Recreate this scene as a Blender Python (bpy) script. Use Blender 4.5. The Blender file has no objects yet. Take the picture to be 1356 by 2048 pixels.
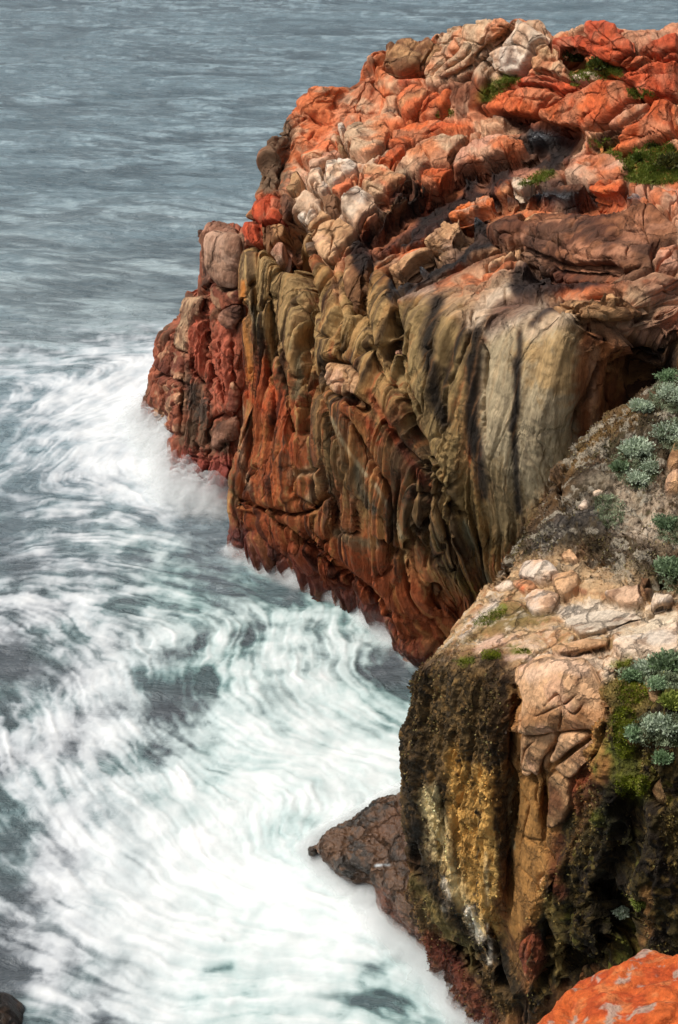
import bpy, math, random
import numpy as np
rad = math.radians
scene = bpy.context.scene

# ------------------------------------------------------------------ camera
CAM_H, PITCH, FPX = 22.0, rad(28.0), 50.0 / 36.0 * 2048.0
cam_d = bpy.data.cameras.new("camera")
cam_d.sensor_fit = 'VERTICAL'
cam_d.sensor_height = 36.0
cam_d.lens = 50.0
cam_d.clip_start = 0.1
cam_d.clip_end = 6000.0
cam = bpy.data.objects.new("camera", cam_d)
cam.location = (0, 0, CAM_H)
cam.rotation_euler = (rad(90) - PITCH, 0, 0)
scene.collection.objects.link(cam)
scene.camera = cam

# ------------------------------------------------------------------ sky and sun
SUN_EL, SUN_AZ = rad(56), rad(-88)          # azimuth from +Y (north) towards +X (east)
world = bpy.data.worlds.new("World")
scene.world = world
world.use_nodes = True
wt = world.node_tree
for n in list(wt.nodes):
    wt.nodes.remove(n)
sky = wt.nodes.new("ShaderNodeTexSky")
sky.sky_type = 'NISHITA'
sky.sun_disc = False
sky.sun_elevation = SUN_EL
sky.sun_rotation = SUN_AZ
sky.air_density = 1.0
sky.dust_density = 4.0
sky.ozone_density = 1.0
hs = wt.nodes.new("ShaderNodeHueSaturation")
hs.inputs['Saturation'].default_value = 0.42
bg = wt.nodes.new("ShaderNodeBackground")
bg.inputs['Strength'].default_value = 0.078
wo = wt.nodes.new("ShaderNodeOutputWorld")
wt.links.new(sky.outputs[0], hs.inputs['Color'])
wt.links.new(hs.outputs[0], bg.inputs['Color'])
wt.links.new(bg.outputs[0], wo.inputs['Surface'])

sun_d = bpy.data.lights.new("sun", 'SUN')
sun_d.energy = 2.35
sun_d.angle = rad(22)
sun_d.color = (1.0, 0.95, 0.87)
sun = bpy.data.objects.new("sun", sun_d)
sun.rotation_euler = (math.pi / 2 - SUN_EL, 0, math.pi - SUN_AZ)
scene.collection.objects.link(sun)

scene.view_settings.view_transform = 'Standard'
scene.view_settings.look = 'None'
scene.view_settings.exposure = 0.38
scene.view_settings.gamma = 1.0
scene.view_settings.use_curve_mapping = False
scene.cycles.use_denoising = True
scene.cycles.max_bounces = 5
scene.cycles.diffuse_bounces = 3
scene.cycles.glossy_bounces = 3
scene.cycles.transparent_max_bounces = 48
scene.cycles.use_adaptive_sampling = True

# ------------------------------------------------------------------ pixel <-> place
CP, SP = math.cos(PITCH), math.sin(PITCH)

def ray(px, py):
    x = (np.asarray(px, float) - 678.0) / FPX
    y = (1024.0 - np.asarray(py, float)) / FPX
    return x, CP + y * SP, -SP + y * CP

def at(px, py, D):
    """the point seen at photo pixel (px, py) that lies D metres ahead (along +Y)"""
    x, dy, dz = ray(px, py)
    k = np.asarray(D, float) / dy
    return np.stack([x * k, dy * k, CAM_H + dz * k], -1)

def at_z(px, py, z=0.0):
    x, dy, dz = ray(px, py)
    k = (z - CAM_H) / dz
    return np.stack([x * k, dy * k, CAM_H + dz * k], -1)

def proj(P):
    X, Y, Z = P[..., 0], P[..., 1], P[..., 2] - CAM_H
    d = np.maximum(Y * CP - Z * SP, 0.05)
    u = Y * SP + Z * CP
    return 678 + FPX * X / d, 1024 - FPX * u / d, d

# ------------------------------------------------------------------ noise
_rng = np.random.RandomState(7)
PERM = _rng.permutation(4096).astype(np.int32)
GR = _rng.normal(size=(4096, 3)).astype(np.float32)
GR /= np.linalg.norm(GR, axis=1, keepdims=True)
RV = _rng.rand(4096, 4).astype(np.float32)

def _h(ix, iy, iz=0):
    return PERM[(PERM[(PERM[ix & 4095] + iy) & 4095] + iz) & 4095]

def perlin(x, y, z=None, seed=0):
    x = np.asarray(x, np.float32); y = np.asarray(y, np.float32)
    two = z is None
    x, y = np.broadcast_arrays(x, y)
    ix = np.floor(x).astype(np.int32); iy = np.floor(y).astype(np.int32)
    fx = x - ix; fy = y - iy
    u = fx * fx * fx * (fx * (fx * 6 - 15) + 10); v = fy * fy * fy * (fy * (fy * 6 - 15) + 10)
    if two:
        def g(a, b):
            k = _h(ix + a, iy + b, seed)
            return GR[k, 0] * (fx - a) + GR[k, 1] * (fy - b)
        a = g(0, 0); b = g(1, 0); c = g(0, 1); d = g(1, 1)
        return ((a + (b - a) * u) * (1 - v) + (c + (d - c) * u) * v) * 1.6
    z = np.broadcast_to(np.asarray(z, np.float32), x.shape)
    iz = np.floor(z).astype(np.int32); fz = z - iz
    w = fz * fz * fz * (fz * (fz * 6 - 15) + 10)
    def g3(a, b, c):
        k = _h(ix + a, iy + b, iz + c + seed * 31)
        G = GR[k]
        return G[..., 0] * (fx - a) + G[..., 1] * (fy - b) + G[..., 2] * (fz - c)
    r = []
    for c in (0, 1):
        a0 = g3(0, 0, c); b0 = g3(1, 0, c); c0 = g3(0, 1, c); d0 = g3(1, 1, c)
        r.append((a0 + (b0 - a0) * u) * (1 - v) + (c0 + (d0 - c0) * u) * v)
    return (r[0] * (1 - w) + r[1] * w) * 1.5

def fbm(x, y, z=None, o=4, seed=0, gain=.5, lac=2.03):
    s = 0; a = 1.0; f = 1.0; n = 0
    for k in range(o):
        s = s + a * perlin(x * f + 7.3 * k, y * f + 3.1 * k, None if z is None else z * f + k, seed + k)
        n += a; a *= gain; f *= lac
    return s / n * 1.4

def ridge(x, y, z=None, o=3, seed=0):
    s = 0; a = 1.0; f = 1.0; n = 0
    for k in range(o):
        s = s + a * (1 - 2 * np.abs(perlin(x * f + 5.1 * k, y * f, None if z is None else z * f, seed + k)))
        n += a; a *= .5; f *= 2.1
    return s / n

def voronoi(x, y, seed=0, jit=.85):
    """F1, F2, id, offset to the cell's centre"""
    x = np.asarray(x, np.float32); y = np.asarray(y, np.float32)
    ix = np.floor(x).astype(np.int32); iy = np.floor(y).astype(np.int32)
    f1 = np.full(x.shape, 9, np.float32); f2 = f1.copy()
    idd = np.zeros(x.shape, np.int32); ox = np.zeros_like(f1); oy = np.zeros_like(f1)
    for a in (-1, 0, 1):
        for b in (-1, 0, 1):
            k = _h(ix + a, iy + b, seed)
            cx = ix + a + .5 + (RV[k, 0] - .5) * jit - x
            cy = iy + b + .5 + (RV[k, 1] - .5) * jit - y
            d = np.sqrt(cx * cx + cy * cy)
            m = d < f1
            f2 = np.where(m, f1, np.minimum(f2, d))
            f1 = np.where(m, d, f1); idd = np.where(m, k, idd)
            ox = np.where(m, cx, ox); oy = np.where(m, cy, oy)
    return f1, f2, idd, ox, oy

def ss(a, b, x):
    t = np.clip((x - a) / (b - a), 0, 1)
    return t * t * (3 - 2 * t)

def lin(c):
    c = np.asarray(c, float) / 255.0
    return np.where(c <= .04045, c / 12.92, ((c + .055) / 1.055) ** 2.4)

def mixc(a, b, t):
    return a + (b - a) * t[..., None]

# ------------------------------------------------------------------ surfaces
def cr_weights(n, N):
    """Catmull-Rom weights from n control points to N samples"""
    u = np.linspace(0, n - 1, N); i = np.minimum(np.floor(u).astype(int), n - 2); f = u - i
    W = np.zeros((N, n))
    c = [-.5 * f + f ** 2 - .5 * f ** 3, 1 - 2.5 * f ** 2 + 1.5 * f ** 3, .5 * f + 2 * f ** 2 - 1.5 * f ** 3, -.5 * f ** 2 + .5 * f ** 3]
    for k in range(4):
        j = np.clip(i + k - 1, 0, n - 1)
        np.add.at(W, (np.arange(N), j), c[k])
    return W

def loft(C, Nu, Nv):
    C = np.asarray(C, float)
    Wu = cr_weights(C.shape[0], Nu); Wv = cr_weights(C.shape[1], Nv)
    return np.einsum('ua,abk,vb->uvk', Wu, C, Wv)

def grid_normals(P):
    du = np.gradient(P, axis=0); dv = np.gradient(P, axis=1)
    n = np.cross(du, dv)
    return n / np.maximum(np.linalg.norm(n, axis=-1, keepdims=True), 1e-9)

def gblur(A, k):
    """box-ish blur along both grid axes, applied twice"""
    for ax in (0, 1):
        for _ in range(2):
            B = np.concatenate([np.repeat(np.take(A, [0], ax), k, ax), A, np.repeat(np.take(A, [-1], ax), k, ax)], ax)
            c = np.cumsum(B, axis=ax)
            c = np.concatenate([np.zeros_like(np.take(c, [0], ax)), c], ax)
            n = A.shape[ax]
            A = (np.take(c, range(2 * k + 1, 2 * k + 1 + n), ax) - np.take(c, range(0, n), ax)) / (2 * k + 1)
    return A

class Surf:
    def __init__(s, P, tol=1.0):
        s.P = P; s.tol = tol; s.allow = None; s.disp = np.zeros(P.shape[:2])
        s.shape = P.shape[:2]
        du = np.linalg.norm(np.diff(P, axis=0), axis=-1).mean(1)
        dv = np.linalg.norm(np.diff(P, axis=1), axis=-1)
        s.s = np.concatenate([[0], np.cumsum(du)])[:, None] * np.ones(s.shape)
        s.t = np.concatenate([np.zeros((s.shape[0], 1)), np.cumsum(dv, axis=1)], 1)
        s.N = grid_normals(P)
        s.refresh()

    def refresh(s):
        s.px, s.py, s.d = proj(s.P)
        xi = np.clip((s.px / 4).astype(int), -1, 339); yi = np.clip((s.py / 4).astype(int), -1, 512)
        ok = (xi >= 0) & (xi < 339) & (yi >= 0) & (yi < 512)
        zb = np.full(339 * 512, 1e9)
        idx = np.where(ok, yi * 339 + xi, 0)
        np.minimum.at(zb, idx[ok], s.d[ok])
        s.zb = zb.reshape(512, 339)
        s.vis = ok & (s.d < zb[idx] + s.tol)
        if s.allow is not None: s.vis &= s.allow

    def depth_map(s):
        z = s.zb.copy(); z[z > 1e8] = np.nan
        for _ in range(60):
            m = np.isnan(z)
            if not m.any(): break
            p = np.pad(z, 1, constant_values=np.nan)
            st = np.stack([p[1:-1, :-2], p[1:-1, 2:], p[:-2, 1:-1], p[2:, 1:-1]])
            c = (~np.isnan(st)).sum(0)
            mean = np.where(c > 0, np.nansum(st, 0) / np.maximum(c, 1), np.nan)
            z = np.where(m, mean, z)
        z = np.nan_to_num(z, nan=np.nanmax(z))
        return z

    def displace(s, h, smooth=3):
        s.P = s.P + s.N * h[..., None]; s.disp = s.disp + h
        s.refresh()

    def flow(s):
        return s.s + .8 * s.disp, s.t + 5.0 * s.disp

    def renormal(s, k=6):
        s.N = grid_normals(gblur(s.P, k))

    # --- traced features: distances in photo pixels, only where the traced spot is really seen
    def near(s, pts, pad):
        pts = np.asarray(pts, float)
        x0, y0 = pts.min(0) - pad; x1, y1 = pts.max(0) + pad
        return np.nonzero((s.vis & (s.px > x0) & (s.px < x1) & (s.py > y0) & (s.py < y1)).ravel())[0]

def seg_dist(x, y, pts, closed=False):
    pts = [tuple(p[:2]) for p in pts]
    if closed: pts = pts + [pts[0]]
    best = np.full(x.shape, 1e9)
    for (ax, ay), (bx, by) in zip(pts[:-1], pts[1:]):
        dx, dy = bx - ax, by - ay
        t = np.clip(((x - ax) * dx + (y - ay) * dy) / (dx * dx + dy * dy + 1e-9), 0, 1)
        best = np.minimum(best, (x - ax - t * dx) ** 2 + (y - ay - t * dy) ** 2)
    return np.sqrt(best)

def inside(x, y, pts):
    c = np.zeros(x.shape, bool); n = len(pts)
    for i in range(n):
        ax, ay = pts[i]; bx, by = pts[(i + 1) % n]
        if ay == by: continue
        c ^= ((ay > y) != (by > y)) & (x < (bx - ax) * (y - ay) / (by - ay) + ax)
    return c

def smooth_line(pts, n=6, closed=False):
    P = np.asarray(pts, float)
    if len(P) < 3: return P
    out = []
    m = len(P)
    rng = range(m) if closed else range(m - 1)
    for i in rng:
        g = (lambda k: P[k % m]) if closed else (lambda k: P[min(max(k, 0), m - 1)])
        p0, p1, p2, p3 = g(i - 1), g(i), g(i + 1), g(i + 2)
        for k in range(n):
            f = k / n
            out.append(.5 * ((2 * p1) + (-p0 + p2) * f + (2 * p0 - 5 * p1 + 4 * p2 - p3) * f * f + (-p0 + 3 * p1 - 3 * p2 + p3) * f ** 3))
    if not closed: out.append(P[-1])
    return np.array(out)

# ------------------------------------------------------------------ object helpers
def link(o, label=None, cat=None, group=None, kind=None, parent=None):
    scene.collection.objects.link(o)
    if label: o['label'] = label
    if cat: o['category'] = cat
    if group: o['group'] = group
    if kind: o['kind'] = kind
    if parent: o.parent = parent
    return o

def mesh_from(name, V, F, mat, col=None, extra=None, smooth=True):
    """V (n,3), F (m,4) or (m,3) int arrays"""
    me = bpy.data.meshes.new(name)
    V = np.asarray(V, np.float32).reshape(-1, 3); F = np.asarray(F, np.int32)
    me.vertices.add(len(V)); me.vertices.foreach_set('co', V.ravel())
    k = F.shape[1]
    me.loops.add(F.size); me.loops.foreach_set('vertex_index', F.ravel())
    me.polygons.add(len(F)); me.polygons.foreach_set('loop_start', np.arange(len(F), dtype=np.int32) * k)
    me.polygons.foreach_set('loop_total', np.full(len(F), k, np.int32))
    if smooth: me.polygons.foreach_set('use_smooth', np.ones(len(F), bool))
    me.update(calc_edges=True)
    if col is not None:
        a = me.color_attributes.new('Col', 'FLOAT_COLOR', 'POINT')
        c = np.ones((len(V), 4), np.float32); c[:, :col.shape[-1]] = col.reshape(len(V), -1)
        a.data.foreach_set('color', c.ravel())
    for nm, arr in (extra or {}).items():
        a = me.attributes.new(nm, 'FLOAT', 'POINT'); a.data.foreach_set('value', np.asarray(arr, np.float32).ravel())
    me.materials.append(mat)
    me.validate()
    return bpy.data.objects.new(name, me)

def grid_faces(nu, nv, flip=False, closed_u=False):
    i = np.arange(nu if closed_u else nu - 1)[:, None]; j = np.arange(nv - 1)[None, :]
    i2 = (i + 1) % nu
    a = i * nv + j; b = i2 * nv + j; c = i2 * nv + j + 1; d = i * nv + j + 1
    F = np.stack([a + 0 * b, b + 0 * a, c + 0 * a, d + 0 * b], -1).reshape(-1, 4)
    return F[:, ::-1] if flip else F

# ------------------------------------------------------------------ materials
def new_mat(name):
    m = bpy.data.materials.new(name); m.use_nodes = True
    nt = m.node_tree
    for n in list(nt.nodes): nt.nodes.remove(n)
    out = nt.nodes.new("ShaderNodeOutputMaterial"); b = nt.nodes.new("ShaderNodeBsdfPrincipled")
    nt.links.new(b.outputs[0], out.inputs[0])
    return m, nt, b

def N_(nt, t, **kw):
    n = nt.nodes.new(t)
    for k, v in kw.items(): setattr(n, k, v)
    return n

def rock_material(name, stretch=(1, 1, 1), bump=.6, fine=9.0, rough=.78, flow=False, crack=.9):
    """base colour from the mesh's own lichen / stain map, broken up with procedural grain; bump from grain and hairline cracks"""
    m, nt, b = new_mat(name)
    L = nt.links.new
    at_ = N_(nt, "ShaderNodeAttribute", attribute_name='Col')
    wet = N_(nt, "ShaderNodeAttribute", attribute_name='Wet')
    tc = N_(nt, "ShaderNodeTexCoord"); mp = N_(nt, "ShaderNodeMapping"); mp.inputs['Scale'].default_value = stretch
    L(tc.outputs['Object'], mp.inputs['Vector'])
    n1 = N_(nt, "ShaderNodeTexNoise"); n1.inputs['Scale'].default_value = fine; n1.inputs['Detail'].default_value = 6; n1.inputs['Roughness'].default_value = .65
    n2 = N_(nt, "ShaderNodeTexNoise"); n2.inputs['Scale'].default_value = fine * .3; n2.inputs['Detail'].default_value = 8; n2.inputs['Roughness'].default_value = .6
    vo = N_(nt, "ShaderNodeTexVoronoi", feature='DISTANCE_TO_EDGE'); vo.inputs['Scale'].default_value = fine * .16
    wp = N_(nt, "ShaderNodeMix", data_type='VECTOR'); wp.inputs[0].default_value = .35
    L(mp.outputs[0], n1.inputs['Vector']); L(mp.outputs[0], n2.inputs['Vector'])
    L(mp.outputs[0], wp.inputs[4]); L(n2.outputs['Color'], wp.inputs[5]); L(wp.outputs[1], vo.inputs['Vector'])
    if flow:      # grain that runs with the strata
        fs = N_(nt, "ShaderNodeAttribute", attribute_name='FlowS'); ft = N_(nt, "ShaderNodeAttribute", attribute_name='FlowT')
        cx = N_(nt, "ShaderNodeCombineXYZ"); L(fs.outputs['Fac'], cx.inputs[0]); L(ft.outputs['Fac'], cx.inputs[1])
        mf = N_(nt, "ShaderNodeMapping"); mf.inputs['Scale'].default_value = (1, .13, 1); L(cx.outputs[0], mf.inputs['Vector'])
        n3 = N_(nt, "ShaderNodeTexNoise"); n3.inputs['Scale'].default_value = 7.5; n3.inputs['Detail'].default_value = 6; n3.inputs['Roughness'].default_value = .68; n3.inputs['Distortion'].default_value = .5
        L(mf.outputs[0], n3.inputs['Vector'])
        av = N_(nt, "ShaderNodeMix", data_type='FLOAT'); av.inputs[0].default_value = .5; L(n1.outputs[0], av.inputs[2]); L(n3.outputs[0], av.inputs[3])
    # colour variation x0.66 .. x1.32
    mr = N_(nt, "ShaderNodeMapRange"); mr.inputs[1].default_value = .3; mr.inputs[2].default_value = .7; mr.inputs[3].default_value = .66; mr.inputs[4].default_value = 1.32
    L((av if flow else n1).outputs[0], mr.inputs[0])
    if flow: mr.inputs[1].default_value = .36; mr.inputs[2].default_value = .64
    mul = N_(nt, "ShaderNodeMix", data_type='RGBA', blend_type='MULTIPLY'); mul.inputs[0].default_value = 1
    L(at_.outputs['Color'], mul.inputs[6]); L(mr.outputs[0], mul.inputs[7])
    L(mul.outputs[2], b.inputs['Base Color'])
    # bump
    ck = N_(nt, "ShaderNodeMapRange"); ck.inputs[1].default_value = 0; ck.inputs[2].default_value = .045; ck.inputs[3].default_value = -crack; ck.inputs[4].default_value = 0
    L(vo.outputs['Distance'], ck.inputs[0])
    a1 = N_(nt, "ShaderNodeMath", operation='MULTIPLY_ADD'); a1.inputs[1].default_value = .45; L(n1.outputs[0], a1.inputs[0]); L(n2.outputs[0], a1.inputs[2])
    a2 = N_(nt, "ShaderNodeMath", operation='ADD'); L(a1.outputs[0], a2.inputs[0]); L(ck.outputs[0], a2.inputs[1])
    if flow:
        a3 = N_(nt, "ShaderNodeMath", operation='MULTIPLY_ADD'); a3.inputs[1].default_value = 1.1; L(n3.outputs[0], a3.inputs[0]); L(a2.outputs[0], a3.inputs[2]); a2 = a3
    bp = N_(nt, "ShaderNodeBump"); bp.inputs['Strength'].default_value = bump; bp.inputs['Distance'].default_value = .12
    L(a2.outputs[0], bp.inputs['Height']); L(bp.outputs[0], b.inputs['Normal'])
    r = N_(nt, "ShaderNodeMapRange"); r.inputs[3].default_value = rough; r.inputs[4].default_value = .22
    L(wet.outputs['Fac'], r.inputs[0]); L(r.outputs[0], b.inputs['Roughness'])
    sp = N_(nt, "ShaderNodeMapRange"); sp.inputs[3].default_value = .25; sp.inputs[4].default_value = .6
    L(wet.outputs['Fac'], sp.inputs[0]); L(sp.outputs[0], b.inputs['Specular IOR Level'])
    return m
# ================================================================== MATERIALS
M_ROCK = rock_material("weathered_rock", (1, 1, 1), 1.0, 7.0, flow=True)
M_FACE = rock_material("cliff_rock", (1, 1, .5), .9, 7.0, flow=True)
M_NEAR = rock_material("near_rock", (1, 1, .7), .9, 11.0)
M_LEDGE = rock_material("buttress_rock", (1, 1, .7), .9, 12.0, flow=True)

# lichen and stone colours (sRGB as measured on the stones)
ORANGE = lin((224, 122, 72)); ORANGE2 = lin((212, 98, 56)); CREAM = lin((226, 196, 170)); PINK = lin((214, 160, 138))
TAN = lin((196, 160, 118)); OLIVE = lin((134, 118, 76)); BROWN = lin((112, 72, 42)); DARK = lin((48, 36, 26)); RUST = lin((168, 84, 42))
DRUST = lin((120, 58, 34)); GREY = lin((112, 108, 96)); WHITE = lin((232, 228, 222)); MOSSC = lin((96, 112, 36)); BLACK = lin((28, 25, 18))
PEACH = lin((222, 172, 124)); GOLD = lin((204, 156, 58)); YCREAM = lin((216, 196, 140)); MOSSD = lin((62, 62, 26)); SLATE = lin((104, 108, 112))

class Painter:
    """lays stains, lichen and seams along traced lines on a surface"""
    def __init__(s, S, seed=0):
        s.S = S
        P = S.P.reshape(-1, 3)
        s.nl = fbm(P[:, 0] * .9, P[:, 1] * .9, P[:, 2] * .9, o=3, seed=seed)
        s.nh = fbm(P[:, 0] * 3.5, P[:, 1] * 3.5, P[:, 2] * 3.5, o=3, seed=seed + 5)
        s.nf = fbm(S.s.ravel() * 3.2, S.t.ravel() * .5, o=3, seed=seed + 9)
        s.nx = fbm(P[:, 0] * 11, P[:, 1] * 11, P[:, 2] * 7, o=2, seed=seed + 13)

    def mask(s, pts, w, closed=False, rough=.5, breakup=0., flow=.5, soft=1.0):
        S = s.S
        if len(pts) > 2: pts = smooth_line(pts, 4, closed)
        idx = S.near(pts, w * 1.8 + 8)
        if len(idx) == 0: return idx, None
        x = S.px.ravel()[idx]; y = S.py.ravel()[idx]
        nz = s.nh[idx] * (1 - flow) + s.nf[idx] * flow + .55 * s.nx[idx]
        d = seg_dist(x, y, pts, closed)
        if closed:
            d = np.where(inside(x, y, [tuple(p) for p in pts]), -d, d)
            d = d + nz * w * rough * 2
            m = 1 - ss(-w * .5 * soft, w * .5 * soft, d)
        else:
            d = d * (1 + nz * rough)
            m = 1 - ss(w * .5 * (1 - soft * .8), w * .5 * (1 + soft * .4), d)
        if breakup > 0:
            m = m * ss(-.25, .25, nz + s.nl[idx] * .5 + .5 - breakup)
        return idx, m

    def stroke(s, col, c, pts, w, a=1., skip=None, **k):
        idx, m = s.mask(pts, w, **k)
        if m is None: return
        if skip is not None: m = m * ~skip[idx]
        col[idx] = mixc(col[idx], np.asarray(c), np.clip(m * a, 0, 1))

    def val(s, arr, pts, w, a, **k):
        idx, m = s.mask(pts, w, **k)
        if m is None: return
        arr[idx] = arr[idx] * (1 - m) + a * m

    def cracks(s, h, lines, w=5, depth=.25, nz=7):
        """cut a seam: narrow V with a softened lip"""
        S = s.S
        for L_ in lines:
            ww, dd, pts = w, depth, L_
            if isinstance(L_, tuple) and not isinstance(L_[0], (tuple, list)): ww, dd, pts = L_
            pts = smooth_line(pts, 4)
            idx = S.near(pts, ww * 4 + 6)
            if len(idx) == 0: continue
            x = S.px.ravel()[idx] + s.nh[idx] * nz; y = S.py.ravel()[idx] + s.nl[idx] * nz
            # taper towards the two ends
            d = seg_dist(x, y, pts)
            n = len(pts); e0 = np.hypot(x - pts[0][0], y - pts[0][1]); e1 = np.hypot(x - pts[-1][0], y - pts[-1][1])
            tp = np.clip(np.minimum(e0, e1) / 30, .25, 1)
            h[idx] -= dd * 1.15 * tp * np.exp(-(d / (ww * .42)) ** 2) + dd * .25 * tp * np.exp(-(d / (ww * 1.8)) ** 2)

    def pillows(s, h, polys, up=.35, edge=.18, w=16):
        """rounded blocks parted by creases"""
        S = s.S
        for p in polys:
            u = up
            if isinstance(p, tuple) and not isinstance(p[0], (tuple, list)): u, p = p
            pts = smooth_line(p, 4, True)
            idx = S.near(pts, 14)
            if len(idx) == 0: continue
            x = S.px.ravel()[idx] + s.nh[idx] * 5; y = S.py.ravel()[idx] + s.nl[idx] * 5
            d = seg_dist(x, y, pts, True)
            ins = inside(x, y, [tuple(q) for q in pts])
            r = np.clip(d / (w * 1.3), 0, 1)
            dome = u * .62 * (1 - (1 - r) ** 3) ** .6
            h[idx] += np.where(ins, dome, 0) - edge * np.exp(-(d / 4.5) ** 2)

# ================================================================== THE HEADLAND
def col_pts(c, k=.55, nb=5, back=5.0, sink=None):
    """c = list of (px, py, D) from the waterline to the crest; index nb is the brow"""
    out = []
    Db = c[nb][2]
    for i, (x, y, D) in enumerate(c):
        if i > nb: D = Db + (D - Db) * k
        out.append(at(x, y, D))
    w = out[0].copy()
    out.insert(0, w + np.array([0, .3, -2.2]))          # foot under water
    e = out[-1].copy()
    out.append(e + np.array([0, 2.2, -1.3]))
    out.append(e + np.array([0, back * 1.4, -6.0]))
    out.append(e + np.array([0, back * 2, -16.0]))
    return out

HC = [
 [(494,1108,39.2),(502,900,39.8),(510,760,40.2),(508,620,40.8),(516,505,41.6),(518,430,42.8),(530,325,46.4),(562,240,51),(605,205,53),(645,188,54)],
 [(535,1124,38.5),(530,950,38.9),(538,800,39.3),(538,650,39.9),(545,520,40.4),(555,430,41.8),(575,340,45.3),(622,260,49.5),(670,212,52.5),(715,168,54.5)],
 [(590,1145,37.6),(560,980,37.8),(560,820,38.2),(578,660,38.8),(596,540,39.3),(622,440,40.2),(680,350,44),(720,280,48),(755,200,53),(780,92,57)],
 [(680,1185,36.3),(640,1020,36.3),(620,860,36.8),(636,710,37.3),(652,590,37.7),(686,500,38.3),(780,400,42),(830,320,46),(860,220,51.5),(870,82,58)],
 [(760,1235,34.9),(720,1100,34.7),(690,930,35),(696,770,35.4),(722,645,35.7),(756,558,36.3),(880,450,39.5),(940,360,43.5),(955,240,50),(950,50,54)],
 [(820,1280,33.6),(800,1150,33.2),(770,1000,33.2),(774,830,33.6),(790,700,33.8),(824,592,34.4),(960,480,37.5),(1030,370,42),(1050,240,48.5),(1045,40,52.5)],
 [(870,1310,33.0),(860,1180,32.4),(840,1040,32.2),(842,880,32.3),(866,740,32.3),(900,628,32.6),(1040,520,35.2),(1130,400,40),(1150,270,45.5),(1130,80,52)],
 [(920,1335,33.0),(915,1220,32.6),(900,1080,31.8),(900,920,31.2),(932,785,30.9),(972,662,30.9),(1110,550,33.5),(1230,430,38),(1250,300,43.5),(1200,52,50)],
 [(980,1345,33),(975,1240,32.5),(970,1120,31.6),(985,950,30.2),(1020,800,29.6),(1060,665,29.8),(1190,570,32),(1300,460,36.5),(1340,320,42),(1280,75,49)],
 [(1060,1345,32.8),(1060,1250,32.2),(1050,1120,31),(1090,950,29.2),(1115,800,28.6),(1150,650,28.8),(1270,590,30.5),(1400,480,35),(1430,330,41),(1380,62,48.5)],
 [(1180,1345,33),(1180,1250,32.8),(1175,1120,32.0),(1185,950,30.2),(1190,800,29.5),(1205,668,29.2),(1330,620,29.9),(1470,500,34),(1510,340,40),(1480,60,48.5)],
 [(1330,1345,34),(1320,1250,33.8),(1300,1120,33.0),(1280,950,31.6),(1270,830,30.7),(1290,690,29.6),(1360,640,29.4),(1540,520,33),(1600,350,39),(1600,60,48)],
 [(1480,1345,34.5),(1460,1250,34),(1440,1120,33),(1410,950,31.6),(1390,820,30.2),(1390,690,29),(1440,620,29.4),(1680,520,32.5),(1750,350,38.5),(1780,60,47)],
]
cols = [col_pts(c) for c in HC]
# the seaward flank behind the left silhouette, seen only from the side
b0 = [p.copy() for p in cols[0]]
def flank(ps, dx, dy, dz=0):
    q = [p + np.array([dx, dy, 0]) for p in ps]
    for i in range(6, len(q)): q[i] = q[i] + np.array([0, 0, dz])
    return q
cols = [flank(b0, 6.0, 13.0, -5), flank(b0, 1.6, 4.0, -2.0)] + cols
NU, NV = 1040, 1180
H = Surf(loft(cols, NU, NV), 6.0)
if H.N[NU // 2, NV // 3, 1] > 0: H.N = -H.N; HFLIP = True
else: HFLIP = False

vrow = np.linspace(0, len(cols[0]) - 1, NV)[None, :] * np.ones((NU, 1))      # 0 foot,1 water .. 6 brow .. 10 crest
s_, t_ = H.s, H.t
H.allow = vrow < 10.1
H.refresh()
ucol = np.linspace(0, len(cols) - 1, NU)[:, None] * np.ones((1, NV))
topw = ss(5.75, 6.6, vrow + .25 * fbm(s_ * .4, t_ * .3, seed=40)) 
X, Y, Z = H.P[..., 0], H.P[..., 1], H.P[..., 2]

# smooth folded wall on the right keeps little relief
calm = np.zeros(H.shape).ravel()
class _P(Painter): pass
pt = Painter(H, 1)
pt.val(calm, [(960,680),(1060,650),(1160,660),(1160,880),(1050,1030),(1000,1080),(930,950),(900,800)], 50, 1., closed=True, rough=.1)
pt.val(calm, [(860,600),(960,610),(900,900),(850,850),(830,700)], 40, .6, closed=True, rough=.1)
calm = calm.reshape(H.shape)

# overall swell first
sw = .45 * fbm(X * .22, Y * .22, Z * .22, o=3, seed=70) * (1 - .6 * calm)
sw *= (ss(.2, 1.0, vrow) * .85 + .15) * (1 - .55 * ss(10.4, 11.5, vrow))
H.displace(sw); H.disp *= 0
H.renormal(3)
#BLOCKS1

# ---- face: overlapping folded ribs that run unbroken with the strata
fw = (1 - topw) * (1 - .8 * calm)
warp = 1.4 * fbm(s_ * .2, t_ * .11, seed=3, o=2, gain=.35) + .14 * fbm(s_ * .8, t_ * .16, seed=8, o=2)
def plates(ph, sharp=.16):
    f = ph - np.floor(ph)
    return np.where(f < 1 - sharp, np.sin(f / (1 - sharp) * math.pi * .62), np.sin(math.pi * .62) * (1 - (f - 1 + sharp) / sharp))
ph1 = (s_ + warp) * .5
ph2 = (s_ + warp * 1.2 + .12 * fbm(s_ * .6, t_ * .3, seed=12)) * 1.35 + .3
ph3 = (s_ + warp * 1.1 + .1 * fbm(s_ * 1.2, t_ * .4, seed=18)) * 3.6
amp1 = .36 + .3 * fbm(s_ * .12, t_ * .1, seed=15)
amp2 = .17 + .14 * fbm(s_ * .3, t_ * .14, seed=16)
amp3 = .05 + .05 * fbm(s_ * .5, t_ * .25, seed=19)
up_ = ss(3.4, 4.6, vrow) * (1 - ss(7, 8, ucol)) + 0
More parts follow.
